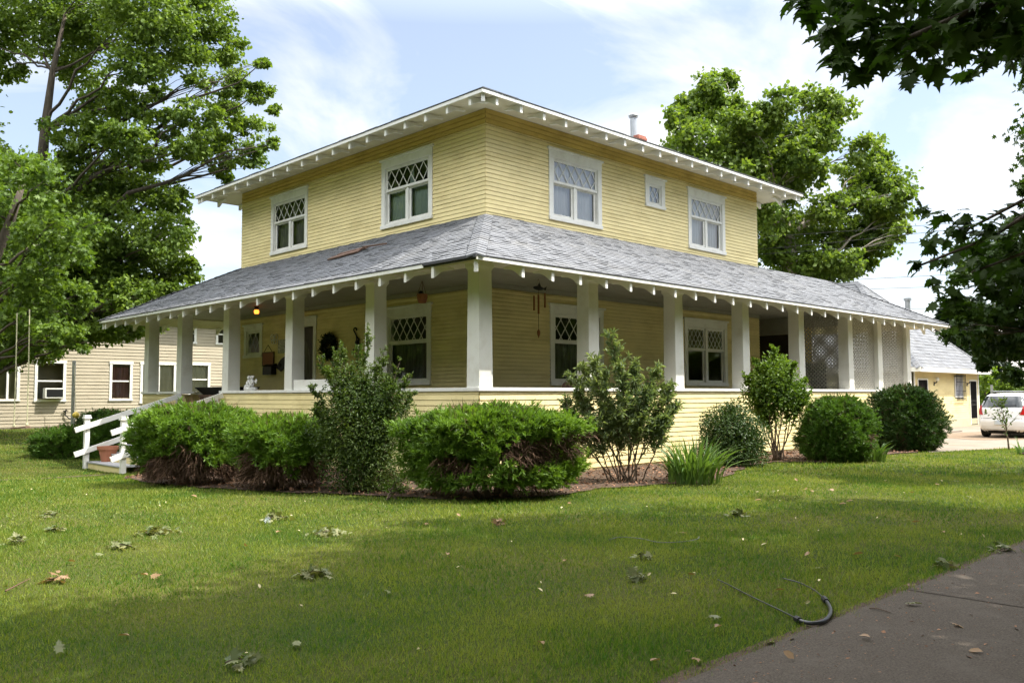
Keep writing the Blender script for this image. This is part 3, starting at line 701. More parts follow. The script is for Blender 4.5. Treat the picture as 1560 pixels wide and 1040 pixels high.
sofquad([(-E_ + .01, -E_ + .01, zs0), (-E_ + .01, YE, zs0), (-.12, YE - .7, zs1), (-.12, -.12, zs1)])
sofquad([(-E_ + .01, -E_ + .01, zs0), (-.12, -.12, zs1), (XE - .7, -.12, zs1), (XE, -E_ + .01, zs0)])
sofquad([(-E_ + .01, YE - .01, zs0), (XW, YE - .01, zs0), (XW, 15.0, zs1), (-.12, 15.0, zs1)])
sofquad([(XE - .01, -E_, zs0), (XE - .01, 9, zs0), (19.45, 9, zs1), (19.45, -.12, zs1)])
mb.build('soffit', MT['soffit'], house, fix=False)
mb = MB(); zb = ZC - .03
mb.box(-.12, .32, -.12, 15.0, zb, zs1 + .02); mb.box(.32, 19.45, -.12, .32, zb, zs1 + .02); mb.box(.32, XW, 14.7, 15.0, zb, zs1 + .02); mb.box(19.15, 19.45, .32, 8, zb, zs1 + .02)
mb.build('porch_beam', MT['soffit'], house)
mb = MB(); 
def boards(x0, x1, y0, y1, z, along, w_=.09):
    if along == 'x':
        y = y0
        while y < y1: mb.box(x0, x1, y, min(y + w_ - .004, y1), z, z + .02); y += w_
    else:
        x = x0
        while x < x1: mb.box(x, min(x + w_ - .004, x1), y0, y1, z, z + .02); x += w_
boards(.32, PP_, .32, 14.7, ZC, 'y'); boards(PP_, 19.15, .32, PP_, ZC, 'x'); boards(PP_, XW, YW, 14.7, ZC, 'x'); boards(XW, 19.15, PP_, 5, ZC, 'x', .3)
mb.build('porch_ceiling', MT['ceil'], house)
# rafter tails: one carved profile, copied along every eave
def tail_mesh(h, ln, name):
    mb = MB(); pr_ = [(0, 0), (0, -h)]
    for i in range(1, 9): t = i / 8; pr_.append((ln * t, -h * (1 - t) ** 1.9 - (.012 * math.sin(t * 9) * (1 - t))))
    pr_.append((ln, 0.03)); pr_.append((0, 0.03))
    mb.prism([(x, -.036, z) for x, z in pr_], (0, .072, 0)); return mb
tail = tail_mesh(.19, .46, 'rafter_tail').build('rafter_tail', MT['white'], None, bevel=.003); tail.parent = house
UE = 1.1; UYE, UXE, UZE = YW + 1.0, XW + .95, 7.54
tail2 = tail_mesh(.15, .48, 'rafter_tail').build('rafter_tail', MT['white'], None, bevel=.003); tail2.parent = house
first = {id(tail): True, id(tail2): True}
def put(t, loc, rz):
    if first[id(t)]: t.location = loc; t.rotation_euler = (0, 0, rz); first[id(t)] = False; return
    c = t.copy(); COL.objects.link(c); c.parent = house; c.location = loc; c.rotation_euler = (0, 0, rz)
zt0 = FB + .03
y = .35
while y < YE - .2: put(tail, (-E_ + .03, y, zt0), 0); y += .775
x = .33
while x < XE - .3: put(tail, (x, -E_ + .03, zt0), R(90)); x += .752
put(tail, (-E_ + .06, -E_ + .06, zt0), R(45)); put(tail, (-E_ + .06, YE - .06, zt0), R(-45)); put(tail, (XE - .06, -E_ + .06, zt0), R(135))
for k in range(4): put(tail, (XE - .03, .0 + k * .8, zt0), R(180)); put(tail, (.2 + k * .9, YE - .03, zt0), R(-90))
# upper eaves
US = .14; uz = UZE - .09
y = UE + .42
while y < UYE: put(tail2, (UE + .03, y, uz), 0); y += .712
x = UE + .42
while x < UXE: put(tail2, (x, UE + .03, uz), R(90)); x += .687
put(tail2, (UE + .05, UE + .05, uz), R(45)); put(tail2, (UE + .05, UYE - .05, uz), R(-45)); put(tail2, (UXE - .05, UE + .05, uz), R(135))
for k in range(3): put(tail2, (UE + .7 + k * .7, UYE - .03, uz), R(-90)); put(tail2, (UXE - .03, UE + .7 + k * .7, uz), R(180))
mb = MB(); s0 = uz + .02; s1 = s0 + US * 1.0
O = [(UE, UE), (UXE, UE), (UXE, UYE), (UE, UYE)]; I = [(PP_ - .01, PP_ - .01), (XW + .01, PP_ - .01), (XW + .01, YW + .01), (PP_ - .01, YW + .01)]
for i in range(4):
    j = (i + 1) % 4; mb.add([(*O[i], s0), (*O[j], s0), (*I[j], s1), (*I[i], s1)], [(0, 1, 2, 3)])
mb.build('upper_soffit', MT['soffit'], house, fix=False)
mb = MB(); mb.box(UE - .02, UE, UE - .02, UYE + .02, uz + .005, UZE - .012); mb.box(UE, UXE + .02, UE - .02, UE, uz + .005, UZE - .012); mb.box(UXE, UXE + .02, UE, UYE, uz + .005, UZE - .012); mb.box(UE, UXE, UYE, UYE + .02, uz + .005, UZE - .012)
mb.build('upper_fascia', MT['white'], house, bevel=.003)
ur = MB(); cx, cy = (UE + UXE) / 2, (UE + UYE) / 2; hw = (UYE - UE) / 2; UP_ = .22; ZR = UZE + hw * UP_
ul = math.hypot(hw, ZR - UZE); uc, us_ = hw / ul, (ZR - UZE) / ul
tabs(ur, (UE - .03, UE - .03, UZE), (0, 1, 0), (uc, 0, us_), (-us_, 0, uc), ul, lambda v: v * uc, lambda v: 2 * hw + .06 - v * uc, exp=.2, tab=.5, seed=4)
tabs(ur, (UE - .03, UE - .03, UZE), (1, 0, 0), (0, uc, us_), (0, -us_, uc), ul, lambda v: v * uc, lambda v: UXE - UE + .06 - v * uc, exp=.2, tab=.5, seed=5)
uro = ur.build('upper_roof', MT['shingle'], house, fix=False)
mb = MB(); e = .03
Bq = [(UE - e, UE - e, UZE - .01), (UXE + e, UE - e, UZE - .01), (UXE + e, UYE + e, UZE - .01), (UE - e, UYE + e, UZE - .01)]
ra, rb = (UE + hw, cy, ZR - .01), (UXE - hw, cy, ZR - .01)
mb.add(Bq + [ra, rb], [(0, 3, 4), (0, 4, 5, 1), (1, 5, 2), (2, 5, 4, 3)]); mb.build('roof_deck', MT['shingleedge'], uro, fix=False)
# chimney stub with stove pipe
c0 = dep(971, 214, 23.2)
mb = MB(); mb.box(c0.x - .17, c0.x + .17, c0.y - .17, c0.y + .17, UZE, c0.z + .10); mb.box(c0.x - .19, c0.x + .19, c0.y - .19, c0.y + .19, c0.z - .02, c0.z + .05); ch = mb.build('chimney', MT['brick'], house, bevel=.01)
mb = MB(); pc = (c0.x - .10, c0.y + .05, c0.z); mb.lathe([(.085, 0), (.085, .55), (.08, .56), (.08, .60), (.12, .61), (.135, .66), (.11, .70), (.02, .72)], pc, 16); mb.build('stove_pipe', MT['galv'], ch, smooth=False)

# columns ------------------------------------------------------------------
CAPZ = 1.64
def column(cx_, cy_, w0=.165, w1=.152):
    mb = MB(); n = 4
    prof = [(w0, CAPZ), (w1, ZC - .17), (w1 + .008, ZC - .135), (w1 + .034, ZC - .095), (w1 + .038, zb)]
    V = []; F = []
    for h, z in prof: V += [(cx_ - h, cy_ - h, z), (cx_ + h, cy_ - h, z), (cx_ + h, cy_ + h, z), (cx_ - h, cy_ + h, z)]
    for i in range(len(prof) - 1):
        for j in range(4): F.append((i * 4 + j, i * 4 + (j + 1) % 4, (i + 1) * 4 + (j + 1) % 4, (i + 1) * 4 + j))
    mb.add(V, F); mb.build('column', MT['post'], house, bevel=.006)
LC = [.16, 3.31, 6.49, 9.60, 12.38, 14.66]; RC = [3.11, 6.07, 8.93, 11.8, 14.8, 16.87, 19.12]
for y in LC: column(.16, y)
for x in RC: column(x, .16)
for x in (4.5, 9.0): column(x, 14.66)
# skirt walls below the rail
for side, u0, u1, sd in (('L', 0, 9.78, 21), ('L', 12.22, 14.85, 22), ('R', 0, 19.3, 23)):
    mb = MB(face(side, 0)); lap(mb, u0, u1, .07, CAPZ - .075, .104, lip=.018, seed=sd); mb.build('skirt_siding', MT['siding'], house, fix=False)
mb = MB(); mb.box(.005, .12, .005, 9.78, -.5, CAPZ - .08); mb.box(.005, .12, 12.22, 14.85, -.5, CAPZ - .08); mb.box(.121, 19.3, .005, .12, -.3, CAPZ - .08); mb.box(19.18, 19.3, .121, 6, -.3, CAPZ - .08); mb.box(.121, XW, 14.7, 14.85, -.3, CAPZ - .08)
mb.build('skirt_backing', MT['siding'], house)
mb = MB(); mb.box(-.03, .02, -.03, .02, .08, CAPZ - .08) if False else None
mb = MB(face('L', 0)); mb.box(9.68, 9.80, 0, .026, .05, CAPZ - .066); mb.build('corner_board', MT['siding'], house)
mb = MB(); mb.box(-.045, .34, -.045, 9.84, CAPZ - .065, CAPZ); mb.box(-.045, .34, 12.16, 14.9, CAPZ - .065, CAPZ); mb.box(.34, 19.34, -.045, .34, CAPZ - .065, CAPZ); mb.box(19.0, 19.34, .34, 6, CAPZ - .065, CAPZ); mb.box(.34, XW, 14.55, 14.9, CAPZ - .065, CAPZ)
mb.build('rail_cap', MT['white'], house, bevel=.008)
mb = MB(face('L', .02)); lap(mb, 12.2, 12.56, .1, CAPZ - .075, .12, seed=31); mb.build('pedestal_siding', MT['greypaint'], house, fix=False)
mb = MB(); 
y = .13
boards(.13, 19.1, .13, PP_ + .05, ZF - .03, 'x', .1); boards(.0, PP_ + .05, PP_ + .05, 14.6, ZF - .03, 'y', .1); mb.build('porch_floor', mat('worn_porch_floor', (0.16, 0.155, 0.15), .6, .15, 4), house)
# front door with sidelight-style glass
Md = face('L', PP_); a, b = DOOR_L[0], DOOR_L[1]
mb = MB(Md); mb.box(a, a + .14, -.02, .035, ZF, 3.36); mb.box(b - .14, b, -.02, .035, ZF, 3.36); mb.box(a - .02, b + .02, -.02, .04, 3.36, 3.58); mb.box(a - .05, b + .05, -.02, .07, 3.58, 3.63)
dfr = mb.build('door_frame', MT['white'], house, bevel=.004)
mb = MB(Md); mb.box(a + .14, b - .14, -.10, -.06, ZF, 3.36); mb.box(a + .24, b - .24, -.06, -.05, ZF + .12, ZF + .7)
dl = mb.build('front_door', MT['door'], house, bevel=.006)
mb = MB(Md); o_ = []
for i in range(24): t = 2 * math.pi * i / 24; o_.append(((a + b) / 2 + .32 * math.cos(t), -.056, 2.3 + .72 * math.sin(t)))
mb.prism(o_, (0, .0, 0.0)) if False else mb.poly(o_); mb.build('door_glass', MT['curtdark'], dl, fix=False)
mb = MB(Md); mb.lathe([(.03, 0), (.035, .03), (.0, .05)], (a + .26, -.05, 1.85), 12, (0, 1, 0)); mb.build('door_knob', MT['copper'], dl, smooth=True)
# east end of the porch: partition with solid panel, dark door and lattice
XP = 14.72
Mp = face('L', XP)
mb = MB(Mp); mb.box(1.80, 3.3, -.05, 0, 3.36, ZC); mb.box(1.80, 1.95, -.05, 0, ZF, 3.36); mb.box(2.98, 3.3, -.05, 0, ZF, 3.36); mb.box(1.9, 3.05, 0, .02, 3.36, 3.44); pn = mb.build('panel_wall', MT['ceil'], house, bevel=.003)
mb = MB(Mp); mb.box(1.95, 2.98, -.06, -.03, ZF, 3.36); sd = mb.build('side_door', MT['door'], house)
mb = MB(Mp); lattice(mb, .34, 1.79, CAPZ - .7, ZC, -.02, .115, .115, .034, .006); mb.build('lattice_screen', MT['lattice'], house)
Mq = face('R', .12)
for u0, u1 in ((14.97, 16.71), (17.03, 18.96)):
    mb = MB(Mq); lattice(mb, u0, u1, CAPZ, zb, -.02, .115, .115, .034, .006); mb.build('lattice_screen', MT['lattice'], house)
mb = MB(Matrix.Translation(Vector((19.2, 0, 0))) @ ML); lattice(mb, .34, 3.4, CAPZ - .7, ZC, -.02, .115, .115, .034, .006); mb.build('lattice_screen', MT['lattice'], house)
mb = MB(); mb.box(15.2, 18.6, 2.6, 3.2, ZF, ZF + 1.7); mb.build('lattice_backing_box', MT['door'], house)  # dark box added behind the lattice so its holes stay dark
mb = MB(); mb.box(XW, 19.2, PP_ + 1.3, PP_ + 1.4, ZF, ZC); mb.build('east_porch_wall', MT['sidingstainshade'], house)
# porch lamp on the ceiling, lit
lp = onx(391, 463, 1.0)
mb = MB(); mb.lathe([(.07, .0), (.07, -.02), (.05, -.03), (.05, -.09)], (lp.x, lp.y, ZC), 14); plm = mb.build('porch_lamp', MT['iron'], house, smooth=False)
mb = MB(); mb.lathe([(.045, -.09), (.065, -.11), (.065, -.17), (.045, -.20), (.0, -.205)], (lp.x, lp.y, ZC), 14); mb.build('lamp_glass', MT['amber'], plm, smooth=True)

# ================================================================== PORCH STEPS AND SMALL THINGS
gs = gz(-2.5, 10.8)
st = thing('porch_steps', 'wooden porch steps with white sloping handrails and square newel posts', 'steps', (-1.3, 10.85, gs))
nst = 6; run = 2.35 / nst; rise = (ZF - gs) / (nst + 0)
for i in range(nst):
    x = -2.45 + i * run; z = gs + rise * (i + 1) if i < nst - 1 else ZF - .02
    mb = MB(); mb.box(x - .03, x + run + .02, 9.70, 12.0, z - .035, z); mb.build('tread', MT['greypaint'], st, bevel=.005)
    mb = MB(); mb.box(x, x + .02, 9.72, 11.98, z - rise, z - .036); mb.build('riser', MT['siding'], st)
for y in (9.62, 12.08):
    mb = MB(); mb.box(-2.53, -2.41, y - .06, y + .06, gs - .1, gs + 1.27); mb.box(-2.56, -2.38, y - .09, y + .09, gs + 1.27, gs + 1.31); mb.box(-2.545, -2.395, y - .075, y + .075, gs + 1.31, gs + 1.36); mb.build('newel_post', MT['white'], st, bevel=.006)
    mb = MB(); mb.box(-.18, -.09, y - .045, y + .045, .3, 1.56); mb.build('rail_post', MT['white'], st, bevel=.005)
    mb = MB(); mb.box(-1.25, -1.16, y - .03, y + .03, gs + .5, 1.2); mb.build('rail_post', MT['white'], st, bevel=.005)
    s = -1 if y < 11 else 1
    mb = MB(); mb.bar((-2.78, y - .085, .66), (-.08, y - .085, 1.53), .05, .13); mb.build('handrail', MT['white'], st, bevel=.006)
    mb = MB(); mb.bar((-2.78, y - .085, .05), (-.08, y - .085, .92), .05, .13); mb.build('lower_rail', MT['white'], st, bevel=.006)
# terracotta pot on the lowest step side
p = (-2.62, 11.55, gz(-2.62, 11.55))
fp = thing('flower_pot', 'terracotta flower pot at the foot of the porch steps', 'flower pot', p)
p = (-2.1, 11.62, gs + rise * 1)
fp.location = p; OFF[fp.name] = Vector(p)
mb = MB(); mb.lathe([(.0, .0), (.15, 0), (.22, .30), (.25, .30), (.26, .38), (.22, .38), (.20, .31), (0, .31)], p, 20); mb.build('pot', MT['terracotta'], fp, smooth=False)
mb = MB(); mb.lathe([(.0, .32), (.2, .322), (0, .325)], p, 12); mb.build('potting_soil', MT['soil'], fp)
# dark table with a flared tray at the top of the steps
tb = thing('porch_table', 'dark brown table standing at the top of the porch steps', 'table', (.9, 11.3, ZF))
mb = MB(); mb.box(.45, 1.3, 10.2, 12.1, ZF + .62, ZF + .68); mb.build('tabletop', MT['wood'], tb, bevel=.006)
for x in (.5, 1.22):
    for y in (10.28, 11.98): mb = MB(); mb.box(x - .035, x + .035, y - .035, y + .035, ZF, ZF + .62); mb.build('leg', MT['wood'], tb)
mb = MB(); mb.box(.5, 1.25, 10.3, 12.0, ZF + .18, ZF + .22); mb.build('shelf', MT['wood'], tb)
mb = MB()
a, b = (.50, 10.55, 1.25, 11.9), (.36, 10.35, 1.38, 12.15); z0, z1 = ZF + .685, ZF + .88
mb.add([(a[0], a[1], z0), (a[2], a[1], z0), (a[2], a[3], z0), (a[0], a[3], z0), (b[0], b[1], z1), (b[2], b[1], z1), (b[2], b[3], z1), (b[0], b[3], z1)], [(0, 3, 2, 1), (0, 1, 5, 4), (1, 2, 6, 5), (2, 3, 7, 6), (3, 0, 4, 7)])
tr = mb.build('planter_tray', MT['iron'], None, fix=False); sm = tr.modifiers.new('solid', 'SOLIDIFY'); sm.thickness = .015
tag(tr, 'black flared tray resting on the dark porch table', 'tray'); origin_to(tr, (.87, 11.25, z0))
# cherub statue on the rail
sx, sy = .15, 8.53
stt = thing('cherub_statue', 'white stone statue of two seated cherubs on the porch rail', 'statue', (sx, sy, CAPZ))
mb = MB(); rg = random.Random(2)
for i in range(12): a = i / 12 * 6.28; mb.ell((sx + .10 * math.cos(a), sy + .17 * math.sin(a), CAPZ + .035), (.05, .06, .04 + .015 * rg.random()), 8, 6)
mb.ell((sx, sy, CAPZ + .05), (.11, .17, .07), 12, 8); bo = mb.build('base', MT['statue'], stt)
def remesh(o, v): m = o.modifiers.new('remesh', 'REMESH'); m.mode = 'VOXEL'; m.voxel_size = v; m.use_smooth_shade = True; return o
remesh(bo, .012)
def cherub(cy_, sgn):
    mb = MB(); X, Y, Z = sx - .01, sy + cy_, CAPZ
    mb.ell((X, Y, Z + .15), (.055, .058, .07)); mb.ell((X, Y, Z + .21), (.048, .055, .06)); mb.ell((X, Y, Z + .255), (.022, .022, .03))
    mb.ell((X - .005, Y - sgn * .008, Z + .315), (.042, .042, .05)); mb.ell((X - .045, Y - sgn * .01, Z + .31), (.009, .008, .012))
    for k in range(14): t = k * 2.4; mb.ell((X + .012 + .035 * math.cos(t) * .8, Y + .036 * math.sin(t), Z + .335 + .02 * math.cos(k)), .014, 6, 4)
    for s in (-1, 1):
        mb.tube([(X, Y + s * .05, Z + .235), (X - .03, Y + s * .065, Z + .19), (X - .06, Y + s * .03 - sgn * .01, Z + .165)], [.022, .018, .014], 8)
        mb.tube([(X - .01, Y + s * .03, Z + .11), (X - .085, Y + s * .035, Z + .115), (X - .09, Y + s * .03, Z + .05), (X - .11, Y + s * .03, Z + .03)], [.034, .03, .022, .016], 8)
    w_ = [(X + .045, Y, Z + .23), (X + .07, Y + sgn * .07, Z + .30), (X + .07, Y + sgn * .095, Z + .24), (X + .06, Y + sgn * .07, Z + .15)]
    mb.prism(w_, (.018, 0, 0)); remesh(mb.build('cherub', MT['statue'], stt), .009)
cherub(-.085, -1); cherub(.085, 1)
# white planter box on the rail
a = onx(452, 590, .22); 
pb = thing('rail_planter', 'long white planter box resting on the porch rail', 'planter box', (.15, 5.45, CAPZ))
mb = MB(); y0, y1 = 4.3, 6.28
mb.box(.02, .05, y0, y1, CAPZ, CAPZ + .22); mb.box(.25, .28, y0, y1, CAPZ, CAPZ + .22); mb.box(.05, .25, y0, y0 + .03, CAPZ, CAPZ + .22); mb.box(.05, .25, y1 - .03, y1, CAPZ, CAPZ + .22); mb.build('box', MT['white'], pb, bevel=.004)
mb = MB(); mb.box(.05, .25, y0 + .03, y1 - .03, CAPZ + .01, CAPZ + .17); mb.build('potting_soil', MT['soil'], pb)
# things on the west wall
def wallthing(n, lab, cat, u0, u1, z0, z1): c = thing(n, lab, cat, (PP_ - .02, (u0 + u1) / 2, z0)); return c, (u0 + u1) / 2
wt, u = wallthing('hanging_sign', 'small brown framed sign hung by a cord on the yellow porch wall', 'sign', 10.88, 11.5, 2.40, 2.72)
mb = MB(Mw := face('L', PP_)); mb.box(10.88, 11.48, .02, .05, 2.38, 2.72); mb.build('board', MT['copper'], wt)
mb = MB(Mw)
for x0, x1, y0, y1 in ((10.86, 11.50, 2.72, 2.75), (10.86, 11.50, 2.35, 2.38), (10.86, 10.89, 2.38, 2.72), (11.47, 11.50, 2.38, 2.72)): mb.box(x0, x1, .018, .06, y0, y1)
mb.build('frame', MT['wood'], wt); mb = MB(Mw); mb.tube([(10.95, .05, 2.75), (11.18, .05, 2.95), (11.41, .05, 2.75)], .008, 5); mb.build('cord', MT['wood'], wt)
wt, u = wallthing('butterfly_ornament', 'white wire butterfly ornament on the yellow porch wall', 'wall ornament', 10.7, 11, 2.97, 3.23)
mb = MB(Mw)
for s in (-1, 1):
    for zz, r_, h_ in ((3.15, .10, .09), (3.04, .07, .07)):
        c_ = 10.86 + s * r_; mb.tube([(c_ + r_ * math.cos(t) * 1.0, .04, zz + h_ * math.sin(t)) for t in np.linspace(0, 2 * math.pi, 13)], .012, 5); mb.tube([(10.86, .04, zz - .02), (c_, .04, zz + .04)], .012, 5)
mb.build('wings', MT['white'], wt); mb = MB(Mw); mb.tube([(10.86, .04, 2.98), (10.86, .045, 3.2)], .02, 6); mb.build('body', MT['white'], wt)
wt, u = wallthing('wall_plaque', 'pale patterned plaque on the porch wall beside the white butterfly', 'plaque', 10.25, 10.62, 2.69, 3.08)
mb = MB(Mw); mb.box(10.28, 10.64, .02, .045, 2.69, 3.07); mb.build('panel', mat('patterned_panel', (.5, .48, .42), .7, .5, 14), wt, bevel=.004); mb = MB(Mw)
for i in range(4):
    for j in range(4): mb.ell((10.33 + i * .085, .046, 2.74 + j * .09), (.03, .03, .012), 8, 5)
mb.build('relief', MT['statue'], wt)
wt, u = wallthing('mailbox', 'black metal mailbox on the yellow porch wall', 'mailbox', 10.46, 11.2, 2.1, 2.4)
mb = MB(Mw); mb.box(10.75, 11.25, .02, .18, 2.10, 2.33); mb.build('box', MT['iron'], wt, bevel=.01); mb = MB(Mw); mb.prism([(10.72, .02, 2.335), (10.72, .20, 2.335), (10.72, .02, 2.42)], (.56, 0, 0)); mb.build('lid', MT['iron'], wt)
wt, u = wallthing('eagle_ornament', 'dark spread wing ornament beside the black mailbox', 'wall ornament', 10.3, 10.75, 2.2, 2.6)
mb = MB(Mw); mb.prism([(10.74, .03, 2.30), (10.45, .03, 2.52), (10.18, .03, 2.62), (10.22, .03, 2.3), (10.45, .03, 2.18)], (0, .03, 0)); mb.build('wing', MT['iron'], wt, bevel=.005)
mb = MB(Mw); mb.ell((10.5, .06, 2.36), (.10, .03, .06)); mb.build('body', MT['iron'], wt)
wt, u = wallthing('wreath', 'dark round wreath hung on the yellow wall right of the front door', 'wreath', 7.6, 8.3, 2.45, 3.05)
rng = np.random.default_rng(3); n = 900; t = rng.uniform(0, 2 * np.pi, n); q = rng.normal(0, .05, (n, 3)); c_ = np.array([PP_ - .08, 7.95, 2.76])
P = c_ + np.column_stack([-np.abs(q[:, 0]), np.cos(t) * .25, np.sin(t) * .25]) + q * np.array([0, 1, 1]); leafmesh('greenery', LEAF['conifer'], wt, P, rdir(rng, n), rdir(rng, n), .09, .035, 'leaf')
mb = MB(Mw); mb.tube([(7.95 + .25 * math.cos(a_), .06, 2.76 + .25 * math.sin(a_)) for a_ in np.linspace(0, 2 * math.pi, 25)], .035, 6); mb.build('ring', MT['wood'], wt)
wt, u = wallthing('scroll_bracket', 'black wrought iron scroll bracket on the porch wall', 'bracket', 6.65, 6.95, 2.6, 3.2)
mb = MB(Mw); 
mb.tube([(6.86 + .06 * math.cos(t), .04, 3.14 + .05 * math.sin(t)) for t in np.linspace(3.6, -1.2, 9)] + [(6.80, .04, 2.98), (6.78, .04, 2.82), (6.76, .04, 2.72)] + [(6.84 + .08 * math.cos(t), .04, 2.66 + .07 * math.sin(t)) for t in np.linspace(2.2, 6.4, 9)], .017, 6)
mb.tube([(6.80, .04, 2.98), (6.70, .04, 2.9), (6.70, .05, 2.75), (6.78, .06, 2.68)], .02, 6); mb.build('scroll', MT['iron'], wt); mb = MB(Mw); mb.ell((6.76, .06, 2.80), (.05, .04, .09)); mb.build('boss', MT['iron'], wt)
# hanging basket
hb = thing('hanging_basket', 'small brown hanging basket on cords under the porch ceiling', 'hanging basket', (1.0, 2.86, 3.42))
mb = MB(); 
for i in range(3): a = i * 2.1; mb.tube([(1.0, 2.86, ZC), (1.0 + .11 * math.cos(a), 2.86 + .11 * math.sin(a), 3.60)], .006, 4)
mb.build('cord', MT['wood'], hb)
mb = MB(); mb.lathe([(0, 3.42), (.08, 3.42), (.11, 3.52), (.115, 3.60), (.10, 3.60), (.09, 3.5), (0, 3.45)], (1.0, 2.86, 0), 10); mb.build('basket', MT['copper'], hb)
mb = MB(); mb.ell((1.02, 2.93, 3.63), (.05, .06, .05)); mb.ell((.97, 2.80, 3.59), (.03, .03, .04)); mb.build('ornament', MT['iron'], hb)
# wind chime with a fish top
wx, wy = 2.55, 1.0
wc = thing('wind_chime', 'rusty wind chime with a black fish hung from the porch ceiling', 'wind chime', (wx, wy, 2.66))
mb = MB(); mb.tube([(wx, wy, ZC), (wx - .08, wy, 3.72)], .004, 4); mb.tube([(wx, wy, ZC), (wx + .08, wy, 3.72)], .004, 4); mb.tube([(wx, wy, 3.66), (wx, wy, 2.85)], .005, 4); mb.build('cord', MT['wood'], wc)
mb = MB(); mb.ell((wx, wy, 3.69), (.16, .04, .045)); mb.prism([(wx + .13, wy - .01, 3.69), (wx + .24, wy - .01, 3.74), (wx + .21, wy - .01, 3.66)], (0, .02, 0)); mb.prism([(wx - .04, wy - .01, 3.72), (wx + .03, wy - .01, 3.80), (wx + .06, wy - .01, 3.72)], (0, .02, 0)); mb.build('fish', MT['iron'], wc)
for dx, z0, z1 in ((-.15, 3.22, 3.52), (-.02, 3.16, 3.55), (.17, 3.30, 3.60)): mb = MB(); mb.tube([(wx + dx, wy - .02, z0), (wx + dx, wy - .02, z1)], .020, 8); mb.build('chime_tube', MT['copper'], wc)
mb = MB(); mb.lathe([(0, 2.66), (.03, 2.74), (.035, 2.80), (0, 2.86)], (wx, wy, 0), 8); mb.build('clapper', MT['copper'], wc)
# dark log-like bolster on the rail by the south window
mb = MB(); mb.lathe([(0, 0), (.09, 0), (.10, .02), (.10, .05), (.06, .07), (.06, .5), (.10, .52), (.10, .56), (0, .57)], (2.75, .45, CAPZ + .03), 14, (1, 0.15, 0))
o = mb.build('hose_reel', MT['wood'], None, smooth=False); tag(o, 'dark spool lying just behind the porch rail by the south window', 'spool'); origin_to(o, (2.75, .45, CAPZ - .07))
# plastic chair on the porch near the lattice
c_ = Vector((13.6, 1.1, ZF))
pc = thing('plastic_chair', 'cream plastic garden chair by the lattice on the porch', 'chair', c_)
mb = MB(); mb.box(c_.x - .24, c_.x + .24, c_.y - .22, c_.y + .22, ZF + .42, ZF + .45); mb.build('seat', MT['plastic'], pc, bevel=.01)
for dx in (-.22, .22):
    for dy in (-.2, .2): mb = MB(); mb.tube([(c_.x + dx, c_.y + dy, ZF + .42), (c_.x + dx * 1.15, c_.y + dy * 1.2, ZF)], [.03, .025], 6); mb.build('leg', MT['plastic'], pc)
mb = MB(); yb = c_.y - .20
arc = [(c_.x + .27 * math.cos(t), yb - .06, ZF + .70 + .27 * math.sin(t)) for t in np.linspace(math.pi, 0, 15)]
mb.tube([(c_.x - .25, yb, ZF + .45)] + arc + [(c_.x + .25, yb, ZF + .45)], .025, 6)
for k in range(7): x = c_.x - .18 + k * .06; mb.bar((x, yb, ZF + .45), (x, yb - .06, ZF + .70), .028, .012, (0, 1, 0))
mb.prism([(c_.x + .25 * math.cos(t), yb - .065, ZF + .70 + .25 * math.sin(t)) for t in np.linspace(math.pi, 0, 15)], (0, .012, 0))
mb.build('backrest', MT['plastic'], pc)
pc.rotation_euler = (0, 0, R(0))
# boards lying on the porch roof
def roofpt(x, y, h=.02): return Vector((x, y, ZE + (x + E_) * SL + h))
mb = MB(); mb.bar(roofpt(.80, 6.05, .05), roofpt(.98, 5.12, .05), .20, .035, (-SL, 0, 1)); o = mb.build('roof_board', MT['wood'], None, bevel=.004); tag(o, 'lower wide brown board lying on the grey porch roof', 'board', 'boards on the porch roof'); origin_to(o, roofpt(.9, 5.6))
mb = MB(); mb.bar(roofpt(.98, 5.95, .06), roofpt(1.10, 5.0, .06), .13, .04, (-SL, 0, 1)); o = mb.build('roof_board', MT['wood'], None, bevel=.004); tag(o, 'upper brown board lying along the porch roof', 'board', 'boards on the porch roof'); origin_to(o, roofpt(1.04, 5.5))
mb = MB(); mb.bar(roofpt(1.00, 5.02, .11), roofpt(1.10, 4.25, .05), .035, .03, (-SL, 0, 1)); o = mb.build('roof_board', MT['wood'], None); tag(o, 'thin dark stick pointing right from the boards on the porch roof', 'stick', 'boards on the porch roof'); origin_to(o, roofpt(1.06, 4.7))

# ================================================================== NEIGHBOUR HOUSE
NY = 28.0
nb = thing('beige_house', 'beige clapboard neighbour house behind the tree at the left', 'house', (4, NY, .2))
Mn = face('R', NY)
NW = [(-1.6, .18, 1.33, 3.0, 3, 'curttan'), (.72, 1.92, 1.30, 3.02, 0, 'dark'), (3.68, 4.66, 1.32, 3.04, 1, 'curtred'), (5.0, 6.62, 1.2, 3.05, 2, 'curttan'), (7.2, 8.25, 1.5, 3.07, 1, 'curttan'), (6.9, 7.55, 3.95, 4.9, 1, 'dark'), (8.5, 9.1, 3.95, 4.95, 1, 'dark')]
hs = [(a + .06, b - .06, c + .06, d - .06) for a, b, c, d, *_ in NW]
mb = MB(Mn); lap(mb, -14, 11.4, .28, 5.4, .144, .024, hs, 41); mb.build('siding', MT['beige'], nb, fix=False)
mb = MB(); mb.box(-14, 11.4, NY + .45, NY + .5, .0, 5.4); mb.box(-14, 11.35, NY - .02, NY + .06, -.3, .28); mb.build('foundation', MT['concrete'], nb)
mb = MB(); mb.box(11.4, 11.46, NY - .02, NY + 8, .28, 5.4); mb.build('side_wall', MT['beige'], nb)
